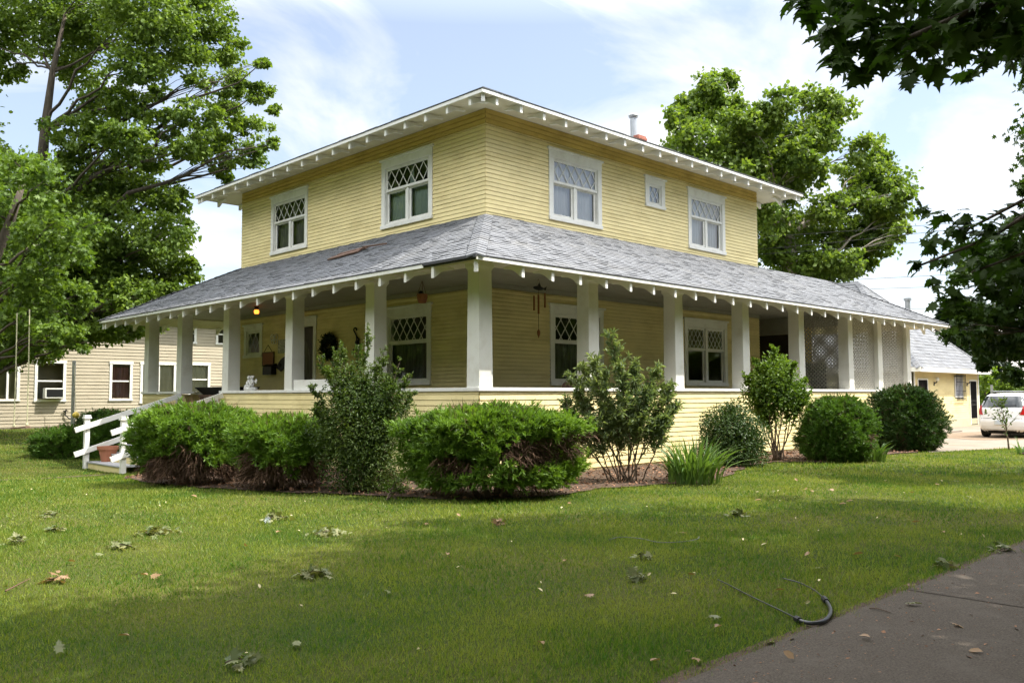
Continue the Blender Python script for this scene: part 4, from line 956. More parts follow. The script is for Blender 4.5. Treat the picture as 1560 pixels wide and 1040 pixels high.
for a, b, c, d, k, cu in NW:
    mb = MB(Mn); t_ = .11
    mb.box(a, a + t_, -.02, .04, c + .08, d - .12); mb.box(b - t_, b, -.02, .04, c + .08, d - .12); mb.box(a - .02, b + .02, -.02, .05, d - .12, d); mb.box(a - .02, b + .02, -.02, .06, c, c + .08)
    if k == 3: 
        for i in (1, 2, 3): x = a + (b - a) * i / 4; mb.box(x - .04, x + .04, -.05, .02, c + .08, d - .12)
    if k == 2: mb.box((a + b) / 2 - .06, (a + b) / 2 + .06, -.05, .02, c + .08, d - .12)
    mb.box(a + t_, b - t_, -.06, .0, (c + d) / 2 - .03, (c + d) / 2 + .03) if k < 2 else None
    w_ = mb.build('window', MT['white'], nb)
    mb = MB(Mn); mb.add([(a + t_, -.04, c + .08), (b - t_, -.04, c + .08), (b - t_, -.04, d - .12), (a + t_, -.04, d - .12)], [(0, 1, 2, 3)]); mb.build('pane', MT['glass'], w_, fix=False)
    if cu != 'dark':
        mb = MB(Mn); V = []
        for i in range(25): x = a + .05 + (b - a - .1) * i / 24; V += [(x, -.12 + .012 * math.sin(i * 1.7), c), (x, -.12 + .012 * math.sin(i * 1.7), d - (.25 if cu == 'curtred' else .05))]
        mb.add(V, [(2 * i, 2 * i + 2, 2 * i + 3, 2 * i + 1) for i in range(24)]); mb.build('curtain', MT[cu], w_, fix=False)
mb = MB()
mb.add([(-14.5, NY - .6, 5.3), (12, NY - .6, 5.3), (12, NY + 5, 6.7), (-14.5, NY + 5, 6.7), (12, NY + 10.5, 5.3), (-14.5, NY + 10.5, 5.3)], [(0, 1, 2, 3), (3, 2, 4, 5), (1, 4, 2), (0, 3, 5)])
mb.build('roof', MT['farroof'], nb, fix=False)
mb = MB(); mb.box(-14.5, 12, NY - .62, NY - .58, 5.14, 5.32); mb.box(-14, 11.45, NY - .035, NY - .01, 4.98, 5.2); mb.build('fascia', MT['white'], nb)
ac = thing('air_conditioner', 'white window air conditioner in the shaded window of the beige house', 'air conditioner', (1.4, NY - .2, 1.42))
mb = MB(Mn); mb.box(1.05, 1.78, -.03, .32, 1.44, 1.86); mb.build('case', MT['white'], ac, bevel=.012)
mb = MB(Mn); 
mb.box(1.10, 1.73, .315, .324, 1.49, 1.81); g_ = mb.build('grille', MT['iron'], ac)
mb = MB(); mb.tube([(1.95, NY - .08, 1.0), (1.9, NY - .08, .75), (2.05, NY - .1, .6), (2.4, NY - .1, .56)], .025, 6); mb.tube([(1.82, NY - .08, .9), (2.02, NY - .08, .92)], .02, 6)
mb.build('wall_pipe', MT['iron'], nb)

# ================================================================== GARAGE
GY, GX0, GX1 = 2.87, 27.0, 34.95
ga = thing('yellow_garage', 'small yellow clapboard garage with grey hip roof and barred doors', 'garage', (31, 5, 0))
Mg = face('R', GY)
hs = [(27.42, 28.52, .1, 2.14), (33.72, 34.66, .1, 2.16), (31.7, 32.85, 1.30, 2.30)]
mb = MB(Mg); lap(mb, GX0, GX1, .35, 2.60, .105, .014, hs, 51); mb.build('siding', MT['siding'], ga, fix=False)
mb = MB(); mb.box(GX0, GX1, GY + .25, GY + .3, 0, 2.6); mb.box(GX0 + .02, GX1 - .02, GY - .012, GY + .02, 0, .35); mb.box(GX0, GX0 + .1, GY + .3, GY + 8, 0, 2.6); mb.box(GX1 - .1, GX1, GY + .3, GY + 8, 0, 2.6); mb.build('wall', mat('garage_base_paint', (.56, .51, .33), .7, .1, 2, dirt=((.5, .45, .35), .6), dscale=2.5), ga)
mb = MB(); mb.box(GX0 - .01, GX0 + .12, GY - .03, GY - .015, .0, 2.6); mb.box(GX1 - .12, GX1 + .01, GY - .03, GY - .015, 0, 2.6); mb.build('corner_board', MT['white'], ga)
def barred(a, b, c, d, nm):
    mb = MB(Mg); mb.box(a - .06, a, -.02, .03, c, d + .06); mb.box(b, b + .06, -.02, .03, c, d + .06); mb.box(a, b, -.02, .03, d, d + .06); fr = mb.build(nm + '_frame', MT['white'], ga)
    mb = MB(Mg); mb.box(a, b, -.1, -.06, c, d); mb.build(nm + '_leaf', MT['door'], fr)
    mb = MB(Mg)
    n = 9
    for i in range(n + 1): x = a + (b - a) * i / n; mb.tube([(x, .0, c + .02), (x, .0, d - .02)], .016, 5)
    for z in ((c, d, (c + d) / 2 - .1, (c + d) / 2 + .1) if d - c > 1.5 else (c, d, c + .2, d - .2)): mb.bar((a, 0, z), (b, 0, z), .03, .035)
    if d - c > 1.5:
        for i in range(4): mb.tube([(a + (b - a) * (i + .5) / 4 + .07 * math.cos(t), .0, (c + d) / 2 + .07 * math.sin(t)) for t in np.linspace(0, 6.28, 9)], .012, 4)
    mb.build('security_bars', MT['iron'], fr)
barred(27.46, 28.48, .06, 2.10, 'door'); barred(33.76, 34.62, .06, 2.10, 'door')
mb = MB(Mg); a, b, c, d = 31.74, 32.8, 1.33, 2.28
mb.box(a, a + .08, -.02, .03, c, d); mb.box(b - .08, b, -.02, .03, c, d); mb.box(a + .08, b - .08, -.02, .03, d - .08, d); mb.box(a + .08, b - .08, -.02, .03, c, c + .08); gw = mb.build('window', MT['white'], ga)
mb = MB(Mg); mb.poly([(a + .08, -.02, c + .08), (b - .08, -.02, c + .08), (b - .08, -.02, d - .08), (a + .08, -.02, d - .08)]); mb.build('pane', MT['curtblue'], gw, fix=False)
mb = MB(Mg)
for i in range(8): x = a - .05 + (b - a + .1) * i / 7; mb.tube([(x, .12, c - .15), (x, .12, d + .12)], .014, 5)
for z in (c - .05, c + .3, d - .25, d + .05): mb.bar((a - .08, .12, z), (b + .08, .12, z), .02, .03)
mb.build('window_bars', MT['iron'], gw)
for x in (29.25, 33.35):
    mb = MB(Mg); mb.tube([(x, .0, 1.95), (x, .12, 2.0), (x, .14, 2.06)], .025, 6); mb.box(x - .05, x + .05, 0, .03, 1.86, 2.02); wl = mb.build('wall_lamp', MT['iron'], ga)
    if x < 30: mb = MB(Mg); mb.ell((x, .15, 2.14), .085, 10, 8); mb.build('lamp_globe', MT['white'], wl, smooth=True)
GE = .45; ze = 2.62; hwid = (GX1 - GX0) / 2 + GE; za_ = ze + hwid * .98
gl_ = math.hypot(hwid, za_ - ze); gc, gs_ = hwid / gl_, (za_ - ze) / gl_
mb = MB(); tabs(mb, (GX0 - GE, GY - GE, ze), (1, 0, 0), (0, gc, gs_), (0, -gs_, gc), gl_, lambda v: v * gc, lambda v: 2 * hwid - v * gc, exp=.22, tab=.45, lip=.014, seed=8)
tabs(mb, (GX0 - GE, GY + 10, ze), (0, -1, 0), (gc, 0, gs_), (-gs_, 0, gc), gl_, lambda v: 0, lambda v: 10 + GE - v * gc, exp=.22, tab=.45, lip=.014, seed=9)
gr = mb.build('roof', MT['shingle'], ga, fix=False)
mb = MB(); xm = (GX0 + GX1) / 2
A = [(GX0 - GE, GY - GE, ze - .012), (GX1 + GE, GY - GE, ze - .012), (GX1 + GE, GY + 10, ze - .012), (GX0 - GE, GY + 10, ze - .012), (xm, GY - GE + hwid, za_ - .012), (xm, GY + 10, za_ - .012)]
mb.add(A, [(0, 1, 4), (1, 2, 5, 4), (3, 0, 4, 5), (0, 3, 2, 1)]); mb.build('roof_deck', MT['shingleedge'], gr, fix=False)
for xg in (GX0 - GE, GX1 + GE):
    hc = MB(); hipcap((xg, GY - GE, ze), (xm, GY - GE + hwid, za_), .17, .22, .10); hc.build('hip_cap', MT['shingle'], gr, fix=False)
mb = MB(); mb.box(GX0 - GE - .03, GX1 + GE + .03, GY - GE - .03, GY - GE, ze - .2, ze - .01); mb.box(GX0 - GE - .03, GX0 - GE, GY - GE, GY + 10, ze - .2, ze - .01); mb.box(GX1 + GE, GX1 + GE + .03, GY - GE, GY + 10, ze - .2, ze - .01); mb.build('fascia', MT['white'], ga)
vp = ony(1383, 468, GY + 1.6); 
mb = MB(); mb.lathe([(.12, -1.2), (.12, .30), (.17, .31), (.17, .42), (0, .43)], vp, 12); mb.build('vent_pipe', MT['galv'], ga)

# ================================================================== CAR
def car():
    base = Vector((22.15, -1.78, .008)); t = thing('white_hatchback', 'white hatchback car parked facing away on the driveway', 'car', base)
    Z = np.array([.20, .27, .40, .55, .66, .80, .90, .98, 1.05, 1.25, 1.40, 1.47, 1.505, 1.51])
    XR = np.array([.16, .06, .02, .0, .03, .06, .075, .095, .13, .27, .42, .56, .8, 1.0])
    XF = np.array([3.60, 3.70, 3.75, 3.76, 3.75, 3.66, 3.42, 2.90, 2.72, 2.40, 2.14, 1.95, 1.7, 1.55])
    HW = np.array([.72, .79, .835, .848, .85, .845, .835, .805, .78, .705, .64, .58, .45, .30])
    def surf(z, th, off=0.0):
        xr, xf, hw = (np.interp(z, Z, a) for a in (XR, XF, HW)); cx_, rx = (xr + xf) / 2, (xf - xr) / 2
        c, s = math.cos(th), math.sin(th); k = 2 / 5.0
        x = cx_ - rx * math.copysign(abs(c) ** k, c); y = hw * math.copysign(abs(s) ** k, s)
        v = Vector((x - cx_, y, 0)); v.length = v.length; o = Vector((-math.copysign(abs(c) ** 1.6, c), math.copysign(abs(s) ** 1.6, s), .15))
        if o.length: o.normalize()
        return base + Vector((x, y, z)) + o * off
    n = 64; mb = MB(); V = []; F = []; zz = list(np.linspace(.20, 1.51, 40))
    for z in zz:
        for j in range(n): V.append(surf(z, 2 * math.pi * j / n))
    for i in range(len(zz) - 1):
        for j in range(n): F.append((i * n + j, i * n + (j + 1) % n, (i + 1) * n + (j + 1) % n, (i + 1) * n + j))
    F += [tuple(range(n))[::-1], tuple(range((len(zz) - 1) * n, len(zz) * n))]
    mb.add(V, F); body = mb.build('body', MT['car'], t, smooth=True)
    def yat(z, y):      # angle whose y is the given fraction of half width, on the rear
        s = abs(y) ** 2.5; return math.copysign(math.asin(min(1, s)), y)
    def patch(name, m, z0, z1, y0, y1, off, par, nz=8, nyy=14, shape=None):
        mb = MB(); V = []
        for i in range(nz + 1):
            for j in range(nyy + 1):
                fz = i / nz; a, b = (shape(fz) if shape else (y0, y1)); V.append(surf(z0 + (z1 - z0) * fz, yat(0, a + (b - a) * j / nyy), off))
        mb.add(V, [(i * (nyy + 1) + j, i * (nyy + 1) + j + 1, (i + 1) * (nyy + 1) + j + 1, (i + 1) * (nyy + 1) + j) for i in range(nz) for j in range(nyy)])
        return mb.build(name, m, par, smooth=True)
    patch('rear_window', MT['carglass'], 1.03, 1.41, -.88, .88, .008, t, shape=lambda f: (-.93 + .05 * f, .93 - .05 * f))
    for s in (-1, 1):
        tl = patch('tail_lamp', MT['redlens'], .78, 1.10, .0, 0, .016, t, shape=lambda f, s=s: ((.66 + .17 * f) * s, .998 * s))
        patch('reverse_lens', MT['clearlens'], .76, .805, 0, 0, .013, tl, nz=2, shape=lambda f, s=s: (.80 * s, .99 * s))
    patch('hatch_gap', MT['iron'], .655, .668, -.74, .74, .003, t, nz=1)
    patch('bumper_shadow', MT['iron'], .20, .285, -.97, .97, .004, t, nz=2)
    for s in (-1, 1):       # side glass
        mb = MB(); V = []; a0, a1 = R(64), R(118)
        for i in range(7):
            for j in range(13): V.append(surf(1.02 + .38 * i / 6, s * (a0 + (a1 - a0) * j / 12), .006))
        mb.add(V, [(i * 13 + j, i * 13 + j + 1, (i + 1) * 13 + j + 1, (i + 1) * 13 + j) for i in range(6) for j in range(12)]); mb.build('side_window', MT['carglass'], t, smooth=True)
        mb = MB(); mb.ell(base + Vector((2.45, s * .90, 1.0)), (.07, .10, .07), 10, 8); mb.build('mirror', MT['car'], t, smooth=True)
        hl = MB(); V = [surf(.72 + .14 * i / 4, s * (R(128) + R(34) * j / 8), .01) for i in range(5) for j in range(9)]
        hl.add(V, [(i * 9 + j, i * 9 + j + 1, (i + 1) * 9 + j + 1, (i + 1) * 9 + j) for i in range(4) for j in range(8)]); hl.build('headlight', MT['clearlens'], t, smooth=True)
        for x in (.70, 3.12):
            mb = MB(); c = base + Vector((x, s * .66, .295)); mb.lathe([(.17, -.09), (.27, -.10), (.295, -.07), (.295, .07), (.27, .10), (.17, .09)], c, 24, (0, s, 0)); wh = mb.build('wheel', MT['rubber'], t, smooth=False)
            mb = MB(); mb.lathe([(0, .06), (.06, .085), (.17, .075), (.185, .09), (.185, .05), (0, .05)], c, 20, (0, s, 0)); mb.build('rim', MT['galv'], wh)
    mb = MB(); mb.box(base.x - .022, base.x + .01, base.y - .20, base.y + .20, .455, .60)
    for z in (0,): pass
    pl = mb.build('licence_plate', MT['plate'], t, bevel=.004)
    mb = MB(); mb.tube([surf(1.07, .05, .02), surf(1.10, -.28, .025)], .012, 5); mb.build('rear_wiper', MT['iron'], t)
    mb = MB(); p_ = surf(.86, 0, .012); mb.ell(p_, (.008, .05, .03), 10, 6); mb.build('badge', MT['galv'], t, smooth=True)
    mb = MB(); mb.box(base.x + .3, base.x + 3.4, base.y - .55, base.y + .55, .14, .22); mb.build('underbody', MT['rubber'], t)
car()

# ================================================================== TREES
rngT = np.random.default_rng(21)
# big silver maple at the left
C1 = [(20,30,55),(90,40,60),(160,30,60),(230,30,60),(300,25,45),(335,75,40),(275,85,42),(205,95,45),(120,105,40),(352,125,30),(300,180,32),(345,175,30),(385,195,28),(395,140,22),(330,225,32),(375,238,28),(285,225,30),(408,222,14),(340,262,20),(252,190,28),(225,232,34),
      (150,170,40),(195,160,36),(190,215,42),(120,205,40),(130,270,55),(200,285,50),(255,305,36),(180,345,55),(245,355,42),(278,345,20),(115,345,60),(235,400,48),(275,405,22),(160,420,60),(60,310,60),(20,270,50),(25,380,70),(90,430,60),(15,450,70),(205,455,42),(262,452,30),(120,470,50),(60,490,45),(-60,60,80),(-70,200,80),(-60,330,80),(-80,440,70),(60,-60,80),(180,-70,80),(290,-50,60),(240,140,18),(10,100,30),(400,95,14),(418,165,12),(300,120,20)]
C1b = [(60,520,32),(110,500,30),(20,530,28),(150,500,28),(90,460,42),(30,470,42),(180,455,34),(215,492,22),(190,420,26),(220,440,24),(255,430,20),(200,480,20),(232,492,18),(260,470,18),(285,420,14),(170,385,26),(165,508,18),(200,505,16),(150,430,30),(150,490,26)]
B1 = (dep(-44, 668, 30.5)); B1 = Vector((B1.x, B1.y, gz(B1.x, B1.y)))
SP1 = [dep(-30, 560, 30.5), dep(-8, 460, 30.4), dep(30, 360, 30.2), dep(62, 280, 30), dep(68, 200, 30), dep(80, 110, 30), dep(100, 20, 30)]
tree('silver_maple_tree', 'tall broad silver maple with dark forked limbs at the left edge', B1, SP1, [.42, .36, .28, .20, .15, .10, .05], pxclumps(C1, 30.3, 2.2, rngT, .96) + pxclumps(C1b, 31.5, 1.5, rngT, 1.15), LEAF['maple'], MT['bark'], .15, 31, per=56, nsub=28, tpl='leaf', wr=.8, subr=.36)
# low branches and a younger maple in front
C2 = [(30,255,38),(70,280,34),(20,320,42),(70,350,40),(110,385,34),(140,350,28),(60,420,44),(15,400,44),(105,455,36),(40,480,36),(-30,300,60),(-40,420,60),(120,520,16),(75,505,22),(70,520,25),(98,512,24),(60,470,40),(20,510,40),(8,545,24),(40,540,14),(118,500,14)]
B2 = dep(-70, 700, 22.5); B2 = Vector((B2.x, B2.y, gz(B2.x, B2.y)))
SP2 = [dep(-66, 600, 22.5), dep(-50, 500, 22.4), dep(-20, 420, 22.2), dep(15, 340, 22), dep(35, 280, 22)]
tree('young_maple_tree', 'bright leafed lower maple hanging in front of the shaded beige house wall', B2, SP2, [.22, .19, .15, .11, .06], pxclumps(C2, 22, 1.4, rngT), LEAF['light'], MT['bark'], .13, 32, per=40, nsub=18, wr=.85, tpl='star', subr=.42)
# sycamore behind the house
C3 = [(1103,122,18),(1080,135,22),(1050,160,22),(1032,182,18),(1075,170,28),(1105,165,24),(1190,158,24),(1168,182,24),(1240,152,22),(1268,160,20),(1258,182,24),(1240,205,26),(1205,212,30),(1150,232,32),(1110,215,30),(1062,220,32),(1036,226,22),(1175,250,32),(1218,238,24),(1255,215,18),(1205,270,30),(1190,292,26),(1240,262,22),(1316,232,24),(1337,246,24),(1304,262,26),(1352,275,26),(1368,293,18),(1326,290,26),(1300,312,26),(1352,323,26),(1337,350,26),(1307,350,26),(1372,357,14),(1278,365,26),(1222,342,30),(1188,342,26),(1240,398,26),(1203,390,30),(1285,398,24),(1315,390,20),(1173,380,24),(1262,415,22),(1296,410,18),(1135,185,22),(1125,215,26),(1152,205,22),(1135,245,28),(1165,180,18),(1130,270,34),(1090,265,34),(1050,265,30),(1140,310,34),(1170,320,30),(1340,375,16),(1255,320,24),(1240,440,30),(1200,440,30),(1015,250,20),(1270,470,30),(1180,470,30)]
rngT.uniform(size=3)
B3 = dep(1215, 630, 46); B3 = Vector((B3.x, B3.y, .0))
SP3 = [dep(1213, 520, 46), dep(1210, 440, 46), dep(1200, 360, 46), dep(1180, 290, 46), dep(1160, 220, 46), dep(1110, 150, 46)]
tree('sycamore_tree', 'tall green sycamore with pale limbs rising behind the yellow house', B3, SP3, [.65, .5, .36, .22, .10, .03], pxclumps(C3, 46, 2.8, rngT, 1.2), LEAF['syc'], MT['barkpale'], .23, 33, per=46, nsub=24, wr=.9, tpl='leaf', subr=.42)
# broad leafed maple: trunk off to the right, boughs hanging into the picture
def camp(d, r, z): p = CAM + FH * d + RT0 * r; return Vector((p[0], p[1], z))
C4 = [(1290,12,38),(1350,22,52),(1420,25,58),(1500,15,60),(1560,25,60),(1312,66,26),(1368,75,34),(1430,70,34),(1490,60,34),(1545,70,30),(1325,108,12),(1392,108,18),(1290,40,18),(1262,62,9),(1275,92,9),(1232,8,14),(1345,100,10)]
C4 = [(x, y - (10 if y > 50 else 0), r) for x, y, r in C4] + [(1220,0,18),(1246,14,18),(1272,34,22),(1282,62,20),(1292,88,18),(1312,112,14),(1262,48,12),(1396,112,16),(1482,118,13),(1430,98,20),(1500,84,22),(1545,80,26)]
near = pxclumps(C4, 5.2, .7, rngT)
C5 = [(1412,318,12),(1440,322,18),(1470,335,22),(1422,345,12),(1450,362,22),(1480,375,26),(1418,378,12),(1436,398,16),(1402,404,9),(1420,428,12),(1440,450,18),(1462,438,20),(1480,415,28),(1515,395,36),(1550,380,40),(1505,350,30),(1545,335,32),(1452,470,10),(1500,440,26),(1540,430,36)]
near2 = pxclumps(C5, 7.4, .6, rngT)
OFFS = [((4.6, 4.4, 5.4), 1.3), ((5.5, 6.2, 5.2), 1.4), ((6.2, 8.2, 5.0), 1.4), ((7.2, 5.5, 6.6), 1.5), ((5.0, 3.0, 5.6), 1.3), ((3.4, 3.6, 5.4), 1.1), ((7.0, 3.2, 5.6), 1.4), ((8.6, 5.4, 5.4), 1.4), ((4.2, 6.6, 6.8), 1.2), ((6.2, 4.4, 8.0), 1.5), ((5.2, 8.0, 6.2), 1.3), ((8.0, 8.0, 6.2), 1.4), ((8.8, 10.0, 5.4), 1.3), ((6.0, 10.2, 6.2), 1.2), ((2.2, 2.0, 6.0), 1.3), ((3.2, 5.4, 7.4), 1.3), ((1.2, 3.2, 6.8), 1.1), ((9.6, 7.6, 6.4), 1.4), ((9.2, 10.6, 6.4), 1.4), ((2.4, 1.0, 7.0), 1.5), ((4.6, 9.6, 7.4), 1.2), ((6.0, 6.0, 9.4), 1.5)]
OFFS = [o_ if o_[0][:2] != (6.0, 10.2) else ((9.2, 11.0, 7.4), 1.3) for o_ in OFFS]
OFFS += [((1.4, 3.2, 8.6), 1.5), ((2.9, 4.6, 8.4), 1.6), ((4.4, 6.4, 8.4), 1.6), ((5.8, 8.0, 8.6), 1.5), ((.2, 1.6, 8.8), 1.6), ((1.2, -.6, 8.6), 1.7), ((3.0, 1.2, 8.8), 1.7), ((4.6, 3.0, 9.4), 1.7), ((-1.4, .2, 8.4), 1.5), ((-2.6, -1.6, 8.0), 1.5), ((3.6, -1.4, 7.6), 1.7), ((6.6, 6.6, 10.2), 1.6), ((5.6, 1.0, 7.6), 1.7), ((.4, 4.4, 9.6), 1.2), ((7.4, 9.6, 8.4), 1.4)]
off = [(camp(d, r, z), rr) for (r, d, z), rr in OFFS]
B4 = camp(6.4, 8.2, 0)
rng = np.random.default_rng(34)
t4 = thing('broad_maple_tree', 'dark broad leafed maple whose boughs hang in at the upper right', 'tree', B4)
mb = MB(); spn = [B4 + Vector((0, 0, -.2)), B4 + Vector((.0, .0, 1.5)), camp(6.2, 7.8, 3.0), camp(5.9, 7.1, 4.6), camp(5.9, 6.5, 6.4), camp(5.8, 6.2, 8.6)]
mb.tube(spn, [.38, .28, .25, .21, .14, .06], 10)
for c, r in off: limb(mb, spn[3] if c.z < 6 else spn[4], c, .08, .02, rng)
for c, r in near[:10:3]: limb(mb, camp(5.9, 7.1, 4.8), c, .05, .012, rng, .05)
for c, r in near2[4::4]: limb(mb, camp(6.2, 7.6, 3.6), c, .04, .010, rng, .08)
mb.build('trunk', MT['bark'], t4, smooth=True)
P1, D1, N1 = crown(off, rng, .15, per=135, nsub=17, subr=.45); L1 = .16 * rng.uniform(.7, 1.2, len(P1))
def sheets(clumps, lsize, per):     # near boughs: overlapping flat tiers of drooping leaves
    P = []; D = []; Nn = []
    for c, r in clumps:
        m = max(6, int(per * (r / lsize) ** 2)); a = rdir(rng, m) * (rng.uniform(0, 1, (m, 1)) ** .5) * r; a[:, 2] *= .95
        P.append(np.array(c) + a); h = unit(-RT0[None, :] * .55 + rng.normal(size=(m, 3)) * .7); D.append(unit(h + np.array([0, 0, -.55]))); Nn.append(unit(rng.normal(size=(m, 3)) * .45 + np.array([0, 0, 1]) - FH[None, :] * .35))
    return cat3(P), cat3(D), cat3(Nn)
Pn, Dn, Nn_ = sheets(near, .135, 24); Pn2, Dn2, Nn2 = sheets(near2, .13, 12)
P_ = np.concatenate([P1, Pn, Pn2]); D_ = np.concatenate([D1, Dn, Dn2]); N_ = np.concatenate([N1, Nn_, Nn2])
L_ = np.concatenate([L1, .135 * rng.uniform(.7, 1.15, len(Pn)), .13 * rng.uniform(.7, 1.15, len(Pn2))])
leafmesh('crown', LEAF['norway'], t4, P_, D_, N_, L_, L_ * .78, 'maple')
# darker maple beyond it
C6 = [(1558,362,40),(1525,378,42),(1555,420,55),(1505,420,46),(1545,480,52),(1500,480,40),(1478,500,26),(1525,530,38),(1560,545,40),(1498,530,24),(1600,410,60),(1620,500,70),(1470,470,20),(1465,515,12),(1540,575,12),(1505,552,14),(1625,330,50),(1558,285,7)]
B6 = camp(16.5, 11.6, 0)
tree('street_maple_tree', 'dark green maple with low branches over the driveway at the right edge', B6, [camp(16.4, 11.5, 1.6), camp(16.2, 11.2, 3.0), camp(16, 11, 4.5), camp(16, 10.8, 6.0)], [.24, .21, .17, .09], pxclumps(C6, 15.5, 1.0, rngT) + [(camp(16, 11.5, 6.2), 1.6), (camp(17, 12.5, 5.0), 1.6), (camp(15, 12.6, 5.2), 1.5), (camp(16.5, 11, 7.4), 1.3)], LEAF['darkmaple'], MT['bark'], .12, 35, per=70, nsub=12, tpl='star', wr=1.0)
# dark conifer behind the garage
def conifer(px, depth, ztop, rad, seed, label):
    rng = np.random.default_rng(seed); b = dep(px, 605, depth); b = Vector((b.x, b.y, 0)); t = thing('conifer_tree', label, 'tree', b, 'dark conifers behind the garage')
    mb = MB(); mb.tube([b, b + Vector((0, 0, ztop))], [.3, .04], 8); mb.build('trunk', MT['bark'], t)
    n = 7000; z = 1 + (ztop - 1) * rng.uniform(0, 1, n) ** 1.3; rr = rad * (1 - z / ztop) * (.75 + .25 * np.sin(z * 5 + rng.uniform(0, 1, n))) + .15; th = rng.uniform(0, 6.28, n); q = rr * rng.uniform(.3, 1, n) ** .6
    P = np.array(b) + np.column_stack([q * np.cos(th), q * np.sin(th), z - .25 * q]); D = np.column_stack([np.cos(th), np.sin(th), rng.normal(-.3, .3, n)]) + rng.normal(size=(n, 3)) * .3
    leafmesh('crown', LEAF['conifer'], t, P, D, rdir(rng, n) + np.array([0, 0, 1]), rng.uniform(.3, .6, n), rng.uniform(.10, .2, n), 'leaf')
conifer(1448, 56, 7.2, 3.4, 41, 'dark ragged conifer between the garage roof and the pink roof'); conifer(1490, 60, 8.2, 3.6, 42, 'taller dark conifer half hidden by the right hand maple')
# sunny shrubs beyond the fence
for i, (px, py, r, d) in enumerate([(1500, 582, 24, 48), (1535, 588, 22, 46), (1560, 592, 18, 44), (1490, 640, 20, 45)]):
    c = dep(px, py, d); b = Vector((c.x, c.y, 0)); R_ = r * d / 1320
    rng = np.random.default_rng(60 + i); t = thing('background_shrub', ['yellow green shrub behind the fence nearest the garage', 'bright shrub behind the fence above the car roof', 'small light shrub behind the fence at the right edge', 'low pale bush seen between garage and car'][i], 'shrub', b, 'shrubs beyond the fence')
    mb = MB(); mb.tube([b, c], [.08, .03], 6); mb.build('stem', MT['stem'], t)
    P, D, Nn = crown([(c + Vector(rdir(rng, 1)[0]) * R_ * .6, R_ * .8) for _ in range(4)] + [(Vector((c.x, c.y, c.z * .5)), R_)], rng, .14, per=60, nsub=9); L_ = .15 * rng.uniform(.7, 1.2, len(P)); leafmesh('foliage', LEAF['bg'], t, P, D, Nn, L_, L_ * .7, 'leaf')

